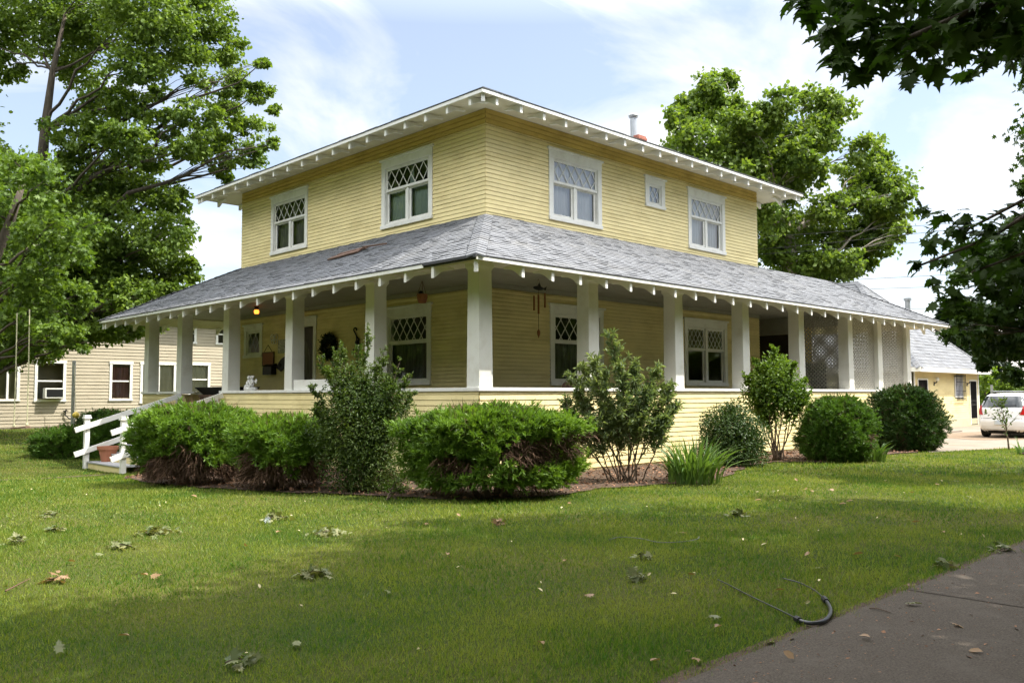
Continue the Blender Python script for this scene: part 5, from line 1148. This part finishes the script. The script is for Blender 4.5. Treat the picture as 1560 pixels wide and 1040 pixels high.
# ================================================================== SHRUBS AT THE HOUSE
def juniper(name, label, cx_, cy_, rx, ry, zb_, zt_, seed, lm='juniper', brown=True, n=2600, ang=0.0, blen=(.045, .105), group=None, full=False, patch=None, nb=15):
    n = int(n * 1.5); rng = np.random.default_rng(seed); g = gz(cx_, cy_); b = Vector((cx_, cy_, g)); t = thing(name, label, 'shrub', b, group)
    ph = rng.uniform(0, 6.28, 10)
    def lump(u, v): return 1 + .11 * np.sin(3 * u + ph[0]) * np.sin(2 * v + ph[1]) + .07 * np.sin(7 * u + ph[2] + 3 * v) + .06 * np.sin(5 * u - 4 * v + ph[7]) + .05 * np.sin(13 * u + ph[3]) * np.sin(9 * v + ph[4])
    ca, sa = math.cos(ang), math.sin(ang)
    def pos(u, v, k):        # u azimuth, v 0 top..1 bottom rim
        if full:
            prof = np.sin(np.clip(v * .86, 0, 1) * np.pi) ** .62; zz = zt_ - (zt_ - zb_) * (1 - np.cos(v * np.pi * .93)) / 2 * 1.02
        else:
            lo_ = v < .5; prof = np.where(lo_, np.clip(v / .5, 0, 1) ** .6, 1 - .14 * (np.clip(v - .5, 0, 1) / .5) ** 2)
            zz = zt_ - (zt_ - zb_) * np.where(lo_, .18 * (v / .5) ** 2, .18 + .82 * (v - .5) / .5)
        r = prof * lump(u, v * 3) * k; x = rx * r * np.cos(u); y = ry * r * np.sin(u)
        return np.column_stack([cx_ + x * ca - y * sa, cy_ + x * sa + y * ca, g + zb_ + (zz - zb_) * (1 + (lump(u, v * 3) - 1) * 1.0) * (.35 + .65 * np.clip(k * 1.0, 0, 1)) if False else g + zz + (lump(u, v * 3) - 1) * .5 * (zt_ - zb_) * .6])
    u = rng.uniform(0, 2 * np.pi, n); v = rng.uniform(0, 1, n) ** (.8 if not full else .9); k = rng.uniform(.80, 1.03, n)
    P = pos(u, v, k); outw = np.column_stack([np.cos(u) * ca - np.sin(u) * sa, np.cos(u) * sa + np.sin(u) * ca, np.zeros(n)])
    cen = np.array([cx_, cy_, g + zb_ + (zt_ - zb_) * .3]); nor = unit((P - cen) / np.array([rx, ry, (zt_ - zb_)]) ** 1.2)
    keepg = np.ones(n, bool)
    if brown:
        thr = .80 + .09 * np.sin(3 * u + ph[5]) + .06 * np.sin(8 * u + ph[6])
        keepg = v < thr
    if patch is not None:
        for pu, pv, ru, rv in patch:
            du = (u - pu + np.pi) % (2 * np.pi) - np.pi; keepg &= ~(((du / ru) ** 2 + ((v - pv) / rv) ** 2) < rng.uniform(.6, 1.1, n))
    Pg, ng = P[keepg], nor[keepg]; m = len(Pg)
    # sprays: each a small fan of needled twiglets
    sd = unit(ng * .9 + rng.normal(size=(m, 3)) * .45 + np.array([0, 0, .25]))
    stray = rng.uniform(0, 1, m) < .07; Pg = Pg + sd * np.where(stray, rng.uniform(.04, .15, m), 0)[:, None]
    Q = []; D = []; Ln = []
    for j in range(nb):
        d = unit(sd + rng.normal(size=(m, 3)) * .55); Q.append(Pg + sd * rng.uniform(-.02, .06, (m, 1))); D.append(d); Ln.append(rng.uniform(*blen, m))
    Q = cat3(Q); D = cat3(D); Ln = np.concatenate(Ln)
    leafmesh('foliage', LEAF[lm], t, Q, D, rdir(rng, len(Q)), Ln, np.minimum(Ln * rng.uniform(.13, .22, len(Q)), .016), 'needle')
    # inner twigs and dead skirt
    n2 = int(n * 1.0); u2 = rng.uniform(0, 2 * np.pi, n2); v2 = rng.uniform(.0, 1, n2) ** .8; P2 = pos(u2, v2, rng.uniform(.45, .86, n2))
    d2 = rng.normal(size=(n2, 3)) * .6 + unit(P2 - cen) + np.array([0, 0, -.3]); l2 = rng.uniform(.12, .30, n2)
    u3 = u[~keepg]; P3 = P[~keepg]; 
    if len(P3):
        P3 = np.repeat(P3, 3, 0) - np.repeat(nor[~keepg], 3, 0) * rng.uniform(.02, .12, (len(P3) * 3, 1)); d3 = np.repeat(nor[~keepg], 3, 0) * .8 + np.array([0, 0, -.75]) + rng.normal(size=P3.shape) * .4; l3 = rng.uniform(.08, .22, len(P3))
        P2 = np.concatenate([P2, P3]); d2 = np.concatenate([d2, d3]); l2 = np.concatenate([l2, l3])
    leafmesh('twigs', MT['twig'], t, P2, d2, rdir(rng, len(P2)), l2, np.full(len(P2), .010), 'needle')
    mb = MB()
    for i in range(7):
        a = rng.uniform(0, 6.28); e = Vector((cx_ + rx * .6 * math.cos(a), cy_ + ry * .6 * math.sin(a), g + zb_ + (zt_ - zb_) * .5)); limb(mb, (cx_ + rx * .18 * math.cos(a), cy_ + ry * .18 * math.sin(a), g - .05), e, .045, .015, rng, .05, 4, 6)
    mb.build('stems', MT['stem'], t, smooth=True)
    # inner dense leaf mass that stops the light
    n4 = int(n * .9); u4 = rng.uniform(0, 6.28, n4); P4 = pos(u4, rng.uniform(.05, .75, n4), rng.uniform(.3, .78, n4)); l4 = rng.uniform(.12, .24, n4)
    leafmesh('inner_foliage', LEAF[lm], t, P4, rdir(rng, n4), rdir(rng, n4), l4, l4 * .5, 'leaf')
    return t
gJ = 'spreading junipers in the bed'
AX = math.atan2(-RT0[1], -RT0[0])         # along the picture's horizontal
def at(px, d): p = dep(px, 605, d); return p.x, p.y
x, y = at(297, 15.2); juniper('juniper_shrub', 'spreading green juniper with a dead brown underside beside the porch steps', x, y, .98, .92, .16, 1.24, 71, ang=AX, group=gJ, n=3000)
x, y = at(432, 14.2); juniper('juniper_shrub', 'smaller juniper with brown lower twigs, left of the tall dark shrub', x, y, .76, .76, .18, 1.04, 72, ang=AX, group=gJ, n=2200)
x, y = at(752, 12.9); juniper('juniper_shrub', 'wide flat topped juniper in front of the porch corner column', x, y, 1.28, .78, .20, 1.20, 73, ang=AX, group=gJ, n=4600, brown=False, patch=[(2.1, .70, .50, .15), (2.75, .66, .40, .12), (1.1, .82, .3, .1)])
x, y = at(106, 24.2); juniper('juniper_shrub', 'dark juniper behind the newel posts left of the steps', x, y, .85, .8, -.15, .70, 74, ang=AX, group=gJ, n=2000, brown=False, lm='yew')
x, y = at(185, 25.0); juniper('juniper_shrub', 'dark juniper behind the terracotta pot beyond the steps', x, y, .9, .8, .0, .95, 75, ang=AX, group=gJ, n=1600, brown=False, lm='yew')
x, y = at(1273, 19.6); juniper('yew_shrub', 'round green clipped yew with a brown hollow below the lattice', x, y, .78, .78, .04, 1.30, 76, lm='yew', ang=AX, brown=False, full=True, n=3600, blen=(.035, .08), patch=[(2.35, .62, .30, .10)])
x, y = at(1378, 23.3); juniper('arborvitae_shrub', 'dark round arborvitae at the far end of the porch', x, y, .93, .9, .03, 1.56, 77, lm='arbor', ang=AX, brown=False, full=True, n=4200, blen=(.035, .08))

def stemshrub(name, label, px, d, stems, lm, seed, leaf, wr, start, nside, side, per, tpl='leaf', body=None, droop=0.0, srad=.016):
    """stems: list of (px, py, depth offset) tips; twigs leave them from the fraction start upward"""
    rng = np.random.default_rng(seed); x, y = at(px, d); b = Vector((x, y, gz(x, y))); t = thing(name, label, 'shrub', b)
    mb = MB(); P = []; D = []; Nn = []
    for sx_, sy_, dd in stems:
        tip = dep(sx_, sy_, d + dd); a = b + Vector((rng.normal() * .10, rng.normal() * .10, -.03)); mid = a.lerp(tip, .5) + Vector((rng.normal() * .08, rng.normal() * .08, .12)); k = 12; pts = []
        for i in range(k + 1): f = i / k; pts.append(a * (1 - f) ** 2 + mid * 2 * f * (1 - f) + tip * f * f + Vector((rng.normal(), rng.normal(), 0)) * .012)
        mb.tube(pts, [srad * (1 - .8 * i / k) for i in range(k + 1)], 5)
        for _ in range(nside):
            f = start + (1 - start) * rng.uniform(0, 1) ** .9; i = min(int(f * k), k - 1); p = pts[i].lerp(pts[i + 1], f * k - i); sl = side * rng.uniform(.4, 1.1) * (1.15 - .75 * (f - start) / (1 - start))
            dv_ = Vector(rdir(rng, 1)[0]); dv_.z = abs(dv_.z) * .8 + .15; dv_ = (dv_ + (tip - a).normalized() * .5).normalized(); e = p + dv_ * sl
            mb.tube([p, p.lerp(e, .5) + Vector((0, 0, .02)), e], [.005, .004, .002], 3, cap=False)
            m = per; ff = rng.uniform(.1, 1.05, m); q = np.array(p)[None, :] + np.array(e - p)[None, :] * ff[:, None]
            dl = unit(rng.normal(size=(m, 3)) * .9 + np.array(dv_)[None, :] * .9 + np.array([0, 0, -droop])); P.append(q); D.append(dl); Nn.append(unit(rng.normal(size=(m, 3)) * .6 + np.array([0, 0, 1])))
        m = per * 3; ff = rng.uniform(max(.3, start), 1, m); q = np.array([pts[min(int(f * k), k)] for f in ff]) + rng.normal(size=(m, 3)) * .02; P.append(q); D.append(unit(rng.normal(size=(m, 3)) + np.array([0, 0, .5 - droop]))); Nn.append(rdir(rng, m) + np.array([0, 0, .6]))
    if body:
        for bx, by, br, bn in body:
            c = np.array(dep(bx, by, d)); rr = br * d / 1320; a = rdir(rng, bn) * (rng.uniform(0, 1, (bn, 1)) ** .45) * rr; P.append(c + a); D.append(unit(rng.normal(size=(bn, 3)) + unit(a) * .8)); Nn.append(unit(a) + rng.normal(size=(bn, 3)) * .6 + np.array([0, 0, .4]))
    mb.build('stems', MT['stem'], t, smooth=True)
    P = cat3(P); D = cat3(D); Nn = cat3(Nn); L_ = leaf * rng.uniform(.6, 1.25, len(P)); leafmesh('foliage', LEAF[lm], t, P, D, Nn, L_, L_ * wr, tpl); return t
rs = random.Random(4)
st_d = [(560, 503, -.2), (485, 545, 0), (520, 520, .2), (500, 565, -.3), (535, 560, .1), (585, 535, 0), (575, 560, -.2), (610, 550, .2), (622, 575, 0), (600, 590, -.3), (475, 590, .1), (560, 580, .3), (545, 530, .3), (590, 575, .2), (630, 600, .1), (480, 625, -.2), (510, 540, 0)]
stemshrub('pyracantha_shrub', 'tall dark small leaved shrub with upright shoots left of the corner', 553, 13.6, st_d, 'pyra', 81, .048, .45, .22, 60, .30, 22, body=[(555, 650, 66, 7000), (545, 600, 52, 3600), (575, 700, 58, 4600), (530, 700, 52, 3800), (590, 620, 42, 2400), (505, 655, 40, 2000), (560, 735, 48, 2600), (600, 745, 26, 700)], srad=.010)
st_f = [(932, 514, 0), (905, 545, -.3), (965, 552, .2), (1000, 565, 0), (1020, 590, .2), (870, 575, 0), (885, 560, .3), (860, 615, -.2), (945, 560, -.2), (985, 600, -.3), (1030, 620, 0), (920, 570, .3), (850, 640, .1), (1010, 640, -.2), (880, 610, .4), (960, 610, .4), (900, 640, -.4), (940, 630, -.3)]
stemshrub('butterfly_bush', 'grey green lance leaved bush with bare stems right of the corner', 955, 15.0, st_f, 'budd', 82, .105, .25, .36, 44, .38, 17, droop=.25, srad=.014)
st_i = [(1180, 533, 0), (1150, 552, .2), (1210, 555, -.2), (1135, 575, 0), (1225, 580, .1), (1195, 545, .3), (1165, 560, -.3), (1230, 600, 0), (1145, 600, -.2), (1205, 590, .2), (1180, 580, -.2), (1160, 620, .1)]
stemshrub('lilac_shrub', 'fresh green tall shrub on thin bare stems in front of the porch rail', 1183, 19.6, st_i, 'lilac', 83, .07, .62, .50, 40, .36, 20, srad=.018, body=[(1180, 585, 42, 1800), (1205, 600, 30, 800), (1155, 600, 30, 800), (1180, 560, 26, 500), (1180, 618, 40, 1000)])
x, y = at(1115, 18.2); 
stemshrub('holly_shrub', 'low glossy dark green bush between the iris clump and the lilac', 1115, 18.2, [(1115, 620, 0), (1085, 640, 0), (1145, 640, .1), (1080, 670, 0), (1155, 680, 0)], 'holly', 84, .055, .55, .3, 14, .25, 10, body=[(1115, 668, 50, 6500), (1100, 650, 36, 2600), (1135, 690, 36, 2800), (1095, 690, 34, 2000), (1120, 632, 24, 900), (1145, 660, 28, 1200)])
stemshrub('sapling', 'thin young sapling with sparse leaves in front of the white car', 1525, 23.2, [(1522, 612, 0)], 'pyra', 85, .085, .55, .38, 22, .62, 9, srad=.026)
stemshrub('bed_seedling', 'small leafy seedling at the foot of the wide juniper', 600, 12.6, [(605, 735, 0), (590, 742, .1), (615, 748, 0)], 'lilac', 86, .05, .5, .2, 8, .14, 7)
def iris(name, label, px, d, wpx, h, n, seed, group='iris clumps'):
    rng = np.random.default_rng(seed); x, y = at(px, d); b = Vector((x, y, gz(x, y))); t = thing(name, label, 'plant', b, group); mb = MB(); r = wpx * d / 1320
    for i in range(n):
        a = rng.uniform(0, 6.28); q = r * .55 * math.sqrt(rng.uniform(0, 1)); p = b + Vector((q * math.cos(a), q * math.sin(a), 0)); hh = h * rng.uniform(.55, 1.08); lean = rng.uniform(.25, 1.15) * (.4 + 1.0 * q / (r * .55)); dx = Vector((math.cos(a + rng.normal() * .5), math.sin(a + rng.normal() * .5), 0)); w_ = rng.uniform(.016, .028); sd_ = Vector((-dx.y, dx.x, 0)); sd_ = (sd_ + dx * rng.normal() * .6).normalized()
        V = []; k = 7
        for j in range(k + 1):
            f = j / k; c = p + Vector((0, 0, hh * (f - .28 * lean * f ** 3 * 1.3))) + dx * (hh * lean * .75 * f ** 2.0); wd = w_ * (1 - f ** 2.5) * (.8 + .4 * f); V += [c - sd_ * wd, c + sd_ * wd]
        mb.add(V, [(2 * j, 2 * j + 1, 2 * j + 3, 2 * j + 2) for j in range(k)])
    mb.build('leaves', LEAF['iris'], t, fix=False); mb = MB(); mb.lathe([(r * .3, -.02), (r * .3, .03), (0, .06)], b, 10); mb.build('rhizome', MT['soil'], t)
iris('iris_plant', 'large clump of sword leaved iris right of the grey green bush', 1055, 14.9, 74, .95, 190, 91)
iris('iris_plant', 'small bright iris clump between the two round shrubs', 1330, 19.5, 26, .62, 45, 92)
iris('iris_plant', 'iris blades at the right edge beside the driveway', 1556, 21.5, 22, .5, 26, 93)
iris('iris_plant', 'iris clump under the shaded window of the beige house', 28, 36, 34, .9, 60, 94)
iris('iris_plant', 'iris clump behind the swing seat against the beige house', 5, 36, 30, .8, 40, 95)
x, y = at(165, 30); juniper('foundation_shrub', 'dark low shrub against the beige house behind the handrail', x, y, 1.0, .8, 0, .9, 78, lm='arbor', brown=False, n=1200)

# ================================================================== YARD THINGS
sw = thing('rope_swing', 'wooden swing seat hanging on two long ropes from the left maple', 'swing', dep(30, 652, 20.6))
a0, a1 = dep(21, 652, 20.6), dep(41, 650, 20.6); tA, tB = dep(26, 478, 20.6), dep(45, 472, 20.6)
mb = MB(); mb.bar(a0 + (a0 - a1) * .1, a1 + (a1 - a0) * .1, .20, .035); mb.build('seat', MT['wood'], sw, bevel=.005)
for a, b in ((a0, tA), (a1, tB)): mb = MB(); mb.tube([a, a.lerp(b, .5) + Vector((.01, 0, 0)), b + Vector((0, 0, .02))], .013, 6); mb.build('rope', MT['rope'], sw); mb = MB(); mb.ell(a + Vector((0, 0, .05)), (.035, .035, .05), 8, 6); mb.build('knot', MT['rope'], sw)
pb_ = dep(110, 655, 26); pb_ = Vector((pb_.x, pb_.y, gz(pb_.x, pb_.y)))
tp = thing('tetherball_pole', 'grey steel tetherball pole with a yellow ball beside the beige house', 'tetherball', pb_)
pt = dep(112, 549, 26); mb = MB(); mb.tube([pb_, Vector((pb_.x, pb_.y, pt.z))], .05, 10); mb.build('pole', MT['galv'], tp)
bc = dep(115.5, 632, 25.6); mb = MB(); mb.ell(bc, .095, 18, 12); mb.build('ball', MT['ball'], tp, smooth=True)
mb = MB(); mb.tube([Vector((pb_.x, pb_.y, pt.z)), bc + Vector((0, 0, .09))], .008, 5); mb.build('cord', MT['rope'], tp)
# drip hose loop lying on the lawn edge
g0 = [(1093,888),(1110,896),(1140,912),(1175,929),(1205,944),(1222,953),(1240,956),(1256,952),(1265,941),(1264,930),(1255,917),(1240,904),(1218,893),(1192,886)]
hp = [gnd(*q) for q in g0]
for i, p in enumerate(hp): p.z = .018 + (.012 if 4 <= i <= 9 else .012)
def spline(pts, k=5):
    o = []
    for i in range(len(pts) - 1):
        p0, p1, p2, p3 = pts[max(i - 1, 0)], pts[i], pts[i + 1], pts[min(i + 2, len(pts) - 1)]
        for j in range(k):
            t = j / k; o.append(.5 * ((2 * p1) + (p2 - p0) * t + (2 * p0 - 5 * p1 + 4 * p2 - p3) * t * t + (3 * p1 - p0 - 3 * p2 + p3) * t ** 3))
    return o + [pts[-1]]
hs_ = thing('drip_hose', 'black hose loop curling from the lawn onto the sidewalk edge', 'hose', hp[6])
full_ = spline(hp); mb = MB(); mb.tube(full_, [.005 if (i < 22 or i > 50) else .0135 for i in range(len(full_))], 8); mb.build('tube', MT['hose'], hs_, smooth=True)
mb = MB(); mb.tube(full_[22:25], .021, 8); mb.tube(full_[48:51], .021, 8); mb.build('coupling', MT['iron'], hs_)
g1 = [gnd(*q) for q in [(928,825),(945,821),(975,823),(1005,829),(1040,828),(1062,824),(1065,820)]]
for p in g1: p.z += .022
mb = MB(); mb.tube(spline(g1), .0045, 6); o = mb.build('garden_tube', mat('grey_tube', (.12, .13, .13), .5), None, smooth=True); tag(o, 'thin grey tube half hidden in the lawn', 'tube'); origin_to(o, g1[3])
# fallen leaf clusters
CL = [(242, 813, .24, 16, 'large pale clump of wilted leaves on the lawn left of centre'), (498, 815, .20, 14, 'green and yellow leaf clump on the lawn below the dark shrub'), (420, 792, .17, 9, 'small leafy twig with grey leaves in front of the smaller juniper'), (478, 878, .17, 9, 'green leaf clump lying in the edge of the shade'), (185, 836, .15, 7, 'twig with upturned pale leaves between the pale clump and the stick'), (88, 887, .08, 4, 'orange and dark leaf clump near the left edge'), (73, 788, .12, 5, 'flat greyish leaf clump near the front path'), (968, 884, .10, 7, 'dark green leaf bunch in the shaded lawn'), (980, 852, .07, 4, 'small dark leaf bunch above the dark green one'), (1122, 786, .14, 6, 'pale leaf spray in the lawn before the iris'), (760, 800, .07, 4, 'reddish dry leaf clump in front of the wide juniper'), (27, 829, .10, 5, 'dark leaf clump at the far left of the lawn'), (360, 1015, .10, 4, 'broad green leaves at the bottom of the lawn'), (1440, 866, .09, 4, 'pale leaf sprig lying on the sidewalk'), (1530, 842, .14, 6, 'leafy twig on the sidewalk at the right edge'), (85, 810, .08, 4, 'grey green leaf spray left of the pale clump')]
for i, (px, py, r, n, lab) in enumerate([(a_, b_, c_ * .82, d_, e_) for a_, b_, c_, d_, e_ in CL]):
    rng = np.random.default_rng(200 + i); p = gnd(px, py); t = thing('fallen_leaf_cluster', lab, 'leaves', p, 'fallen leaf clusters'); n *= 4
    q = rng.normal(size=(n, 3)) * r * .5; q[:, 2] = rng.uniform(.012, .08, n) * np.exp(-(q[:, 0] ** 2 + q[:, 1] ** 2) / (r * .8) ** 2) + .015; m = LEAF['dry'] if 'red' in lab or 'orange' in lab else LEAF['fallen']
    leafmesh('leaves', m, t, np.array(p) + q, rng.normal(size=(n, 3)) * np.array([1, 1, .35]), rng.normal(size=(n, 3)) * .5 + np.array([0, 0, 1]), rng.uniform(.035, .10, n), rng.uniform(.025, .08, n), 'maple')
    mb = MB(); mb.tube([p + Vector((-r * .7, .02, .03)), p + Vector((0, 0, .05)), p + Vector((r * .6, -.05, .03))], .005, 4); mb.build('twig', MT['stem'], t)
p0, p1 = gnd(8, 906), gnd(46, 888); mb = MB(); mb.tube([p0 + Vector((0, 0, .03)), p1 + Vector((0, 0, .04))], [.007, .003], 6); o = mb.build('fallen_stick', MT['twig'], None); tag(o, 'reddish broken stick on the lawn at the left edge', 'stick'); origin_to(o, p0)
p0, p1 = gnd(1325, 930), gnd(1357, 937); mb = MB(); mb.tube([p0 + Vector((0, 0, .02)), p0.lerp(p1, .5) + Vector((0, .02, .03)), p1 + Vector((0, 0, .02))], [.006, .005, .003], 5); o = mb.build('fallen_stick', MT['stem'], None); tag(o, 'thin twig on the sidewalk near the hose', 'stick'); origin_to(o, p0)
# single dry leaves
rng = np.random.default_rng(77); protos = []
for k in range(4):
    o = leafmesh('dry_leaf', LEAF['dry'] if k < 3 else LEAF['fallen'], None, [(0, 0, .02)], [(1, 0, .1)], [(0, .2, 1)], [.075 + .012 * k], [.05], ['leaf', 'maple', 'leaf', 'maple'][k])
    protos.append(o)
spots = [(1240, 752), (1270, 748), (1300, 765), (1320, 745), (1385, 752), (1230, 747), (1290, 770), (1180, 752), (1350, 735), (1430, 740), (1150, 765), (1460, 735), (1330, 722), (1500, 722), (1215, 735), (1480, 760), (1400, 725), (1035, 815), (680, 850), (590, 905), (1048, 880), (230, 882), (215, 880), (155, 850), (1180, 905), (905, 912), (820, 985), (1095, 945), (1360, 850), (1230, 850), (1440, 815), (950, 780), (870, 770), (560, 770), (300, 760), (340, 790), (370, 835), (110, 860), (420, 815), (450, 990), (990, 1015), (1390, 798), (1300, 850), (1240, 870), (700, 790), (650, 800), (860, 860), (90, 1000), (180, 975), (1060, 1010), (1100, 960), (1170, 985), (1310, 975), (1450, 955), (1500, 1000), (1380, 925), (1210, 1010)]
for i, (px, py) in enumerate(spots):
    o = protos[i % 4] if i < 4 else protos[i % 4].copy()
    if i >= 4: COL.objects.link(o)
    p = gnd(px, py); o.location = p + Vector((0, 0, .012)); o.rotation_euler = (rng.normal() * .25, rng.normal() * .25, rng.uniform(0, 6.28)); tag(o, 'single curled dry leaf lying on the grass or paving', 'leaf', 'single fallen leaves')

pale = leafmesh('pale_petal', MT['litter'], None, [(0, 0, .02)], [(1, 0, .15)], [(0, .25, 1)], [.045], [.022], 'leaf'); pale.data.materials[0] = mat('pale_dry_petal', (.55, .47, .28), .8, island=.3)
k = 0
while k < 90:
    d = math.sqrt(rng.uniform(25, 230)); s_ = rng.uniform(-.6, .55) * d; q = CAM + FH * d + RT0 * s_
    if q[1] < SW_Y1 + .05 or inside(np.array([[q[0], q[1]]]), [(p.x, p.y) for p in BP])[0] or (q[0] > -.3 and q[1] > -.3): continue
    o = pale if k == 0 else pale.copy()
    if k: COL.objects.link(o)
    o.location = (q[0], q[1], gz(q[0], q[1]) + .015); o.rotation_euler = (rng.normal() * .5, rng.normal() * .5, rng.uniform(0, 6.28)); sc_ = rng.uniform(.6, 1.3); o.scale = (sc_, sc_, sc_); tag(o, 'tiny pale fallen petal lying in the grass', 'petal', 'pale petals on the lawn'); k += 1
p = gnd(407, 797); mb = MB(); mb.lathe([(.0, 0), (.036, .0), (.040, .005), (.036, .009), (.028, .006), (.024, .012), (0, .014)], p + Vector((0, 0, .04)), 20, (-.5, -.7, .45)); o = mb.build('cup_lid', MT['glassR'], None); tag(o, 'clear plastic cup lid tilted up in the lawn beside the leafy twig', 'cup lid'); origin_to(o, p)

rng = np.random.default_rng(88); n = 1500
Q = np.column_stack([rng.uniform(-7.5, 4, n), SW_Y1 - .02 - np.abs(rng.normal(0, .55, n)), np.full(n, .018)]); Q = Q[Q[:, 1] > SW_Y0 + .05]; n = len(Q)
ln = rng.uniform(.006, .022, n) * np.where(rng.uniform(0, 1, n) < .06, 2.2, 1)
stuff(leafmesh('path_grit', MT['litter'], None, Q, rng.normal(size=(n, 3)) * np.array([1, 1, .1]), rng.normal(size=(n, 3)) * .3 + np.array([0, 0, 1]), ln, ln * rng.uniform(.25, .8, n), 'diamond'), 'grit and dry grass bits strewn along the edge of the sidewalk', 'grit')

# ================================================================== FENCE, WIRES, FAR HOUSES
fx, fy = 38.0, -2.0
fn = thing('chain_link_fence', 'grey chain link fence with steel posts behind the white car', 'fence', (38, 0, 0))
for y in (3.2, 1.0, -2.0, -5.0, -8.0): mb = MB(); mb.tube([(fx, y, 0), (fx, y, 1.95 if y > 0 else 1.55)], .06, 8); mb.build('post', MT['galv'], fn)
mb = MB(); mb.tube([(fx, 3.2, 1.62), (fx, -9, 1.55)], .03, 6); mb.build('top_rail', MT['galv'], fn)
mb = MB(); Mf = Matrix.Translation(Vector((fx, 0, 0))) @ Matrix(((0, 1, 0, 0), (1, 0, 0, 0), (0, 0, 1, 0), (0, 0, 0, 1))); mb.M = Mf
lattice(mb, -9, 3.2, .05, 1.58, .02, .16, .16, .012, .008); mb.build('mesh_fabric', MT['galv'], fn)
WR = [((1100, 364), (1425, 341), 43, 'upper utility wire crossing the sycamore crown'), ((1100, 384), (1330, 362), 43.5, 'second utility wire crossing the sycamore below the upper one'), ((1100, 391), (1425, 366), 43.5, 'third utility wire crossing the low sycamore leaves'), ((1290, 426), (1600, 408), 47, 'utility wire above the garage roof peak'), ((1290, 441), (1600, 428), 47, 'thin wire just above the garage roof hip'), ((1340, 470), (1600, 466), 47, 'low wire beside the garage vent pipe'), ((1420, 497), (1620, 490), 47, 'wire in front of the dark conifers'), ((1420, 515), (1620, 512), 47, 'lowest wire in front of the dark conifers')]
for a, b, d, lab in WR:
    A = dep(*a, d); B = dep(*b, d - 1.5); A = A + (A - B) * 1.0; B2_ = B + (B - A) * .6; k = 12; sag = .25
    mb = MB(); mb.tube([A.lerp(B2_, i / k) - Vector((0, 0, sag * 4 * (i / k) * (1 - i / k) - sag * .8)) for i in range(k + 1)], .011, 5); o = mb.build('utility_wire', MT['rubber'], None); tag(o, lab, 'wire', 'utility wires'); origin_to(o, A)
def farhouse(name, label, px, d, w_, dp, zw, zr, rm, rot):
    b = dep(px, 605, d); b = Vector((b.x, b.y, 0)); t = thing(name, label, 'house', b); Mx = Matrix.Translation(b) @ Matrix.Rotation(rot, 4, 'Z')
    mb = MB(Mx); mb.box(-w_ / 2, w_ / 2, -dp / 2, dp / 2, 0, zw); mb.build('wall', MT['farwall'], t)
    mb = MB(Mx); e = .5; h = w_ / 2 + e; q = dp / 2 + e
    mb.add([(-h, -q, zw - .1), (h, -q, zw - .1), (h, q, zw - .1), (-h, q, zw - .1), (-h + 1.0, 0, zr), (h - 1.0, 0, zr)], [(0, 1, 5, 4), (1, 2, 5), (2, 3, 4, 5), (3, 0, 4), (0, 3, 2, 1)]); mb.build('roof', rm, t, fix=False)
    for x in (-w_ * .28, w_ * .1, w_ * .33): mb = MB(Mx); mb.box(x - .5, x + .5, -dp / 2 - .03, -dp / 2 + .05, 1, 2.2); mb.build('window', MT['carglass'], t)
farhouse('far_house', 'far house with a pinkish roof peeking above the garage roof', 1408, 66, 9, 8, 3.0, 6.6, MT['tan'], R(20))
farhouse('far_house', 'far low house with a grey roof beyond the fence and car', 1560, 66, 16, 9, 2.6, 4.6, MT['farroof'], R(-35))
farhouse('far_house', 'far house with a grey roof behind the street maple', 1500, 74, 12, 9, 3.6, 7.0, MT['farroof'], R(-30))

# ================================================================== UNSEEN TREES ADDED BEHIND AND BESIDE THE VIEW (they shut off the low sky)
rng = np.random.default_rng(500)
def sky_blocker_tree(loc):
    t = thing('sky_blocker_tree', 'unseen leafy tree added to shut the low sky off the porch', 'tree', loc, 'unseen trees added to block low sky'); b = Vector(loc)
    mb = MB(); mb.tube([b, b + Vector((0, 0, 2.5)), b + Vector((.2, .1, 6))], [.35, .27, .12], 8)
    cl = []
    for i in range(26):
        q = rdir(rng, 1)[0] * np.array([4.6, 4.6, 4.2]) * rng.uniform(.3, 1) ** .5; c = b + Vector(q) + Vector((0, 0, 6.0)); cl.append((c, 1.7))
        if i < 8: limb(mb, b + Vector((0, 0, 3)), c, .10, .03, rng)
    mb.build('trunk', MT['bark'], t, smooth=True)
    P, D, Nn = crown(cl, rng, .4, per=64, nsub=14, subr=.5); L_ = .27 * rng.uniform(.7, 1.2, len(P)); leafmesh('crown', LEAF['maple'], t, P, D, Nn, L_, L_ * .8, 'leaf'); return t
s0_ = sky_blocker_tree((-25, -26, 0)); s0_.scale = (1.35, 1.35, 1.4)
for i, (x, y) in enumerate([(-17, -28), (-9, -27), (-1, -28.5), (7, -27), (15, -28), (23, -27), (31, -28), (-27, -17), (-25, -8), (-26, 0), (-25, 8), (-26, 16), (-25, 24), (-34, -12), (-35, 4), (-34, 20), (-13, -37), (3, -38), (19, -37), (-28, 33), (-22, 40), (-18, 48), (-25, 56), (-16, 58), (-30, 46), (35, -23), (43, -21), (51, -20), (60, -19), (42, -32)]):
    o_ = dup(s0_, (x, y, 0), i * 1.1); o_.scale = (1.35, 1.35, (1.4, 1.25, 1.5)[i % 3]) if not (y > 30 or x > 33) else ((1.5, 1.5, 2.0) if y > 30 else (1.3, 1.3, .95))
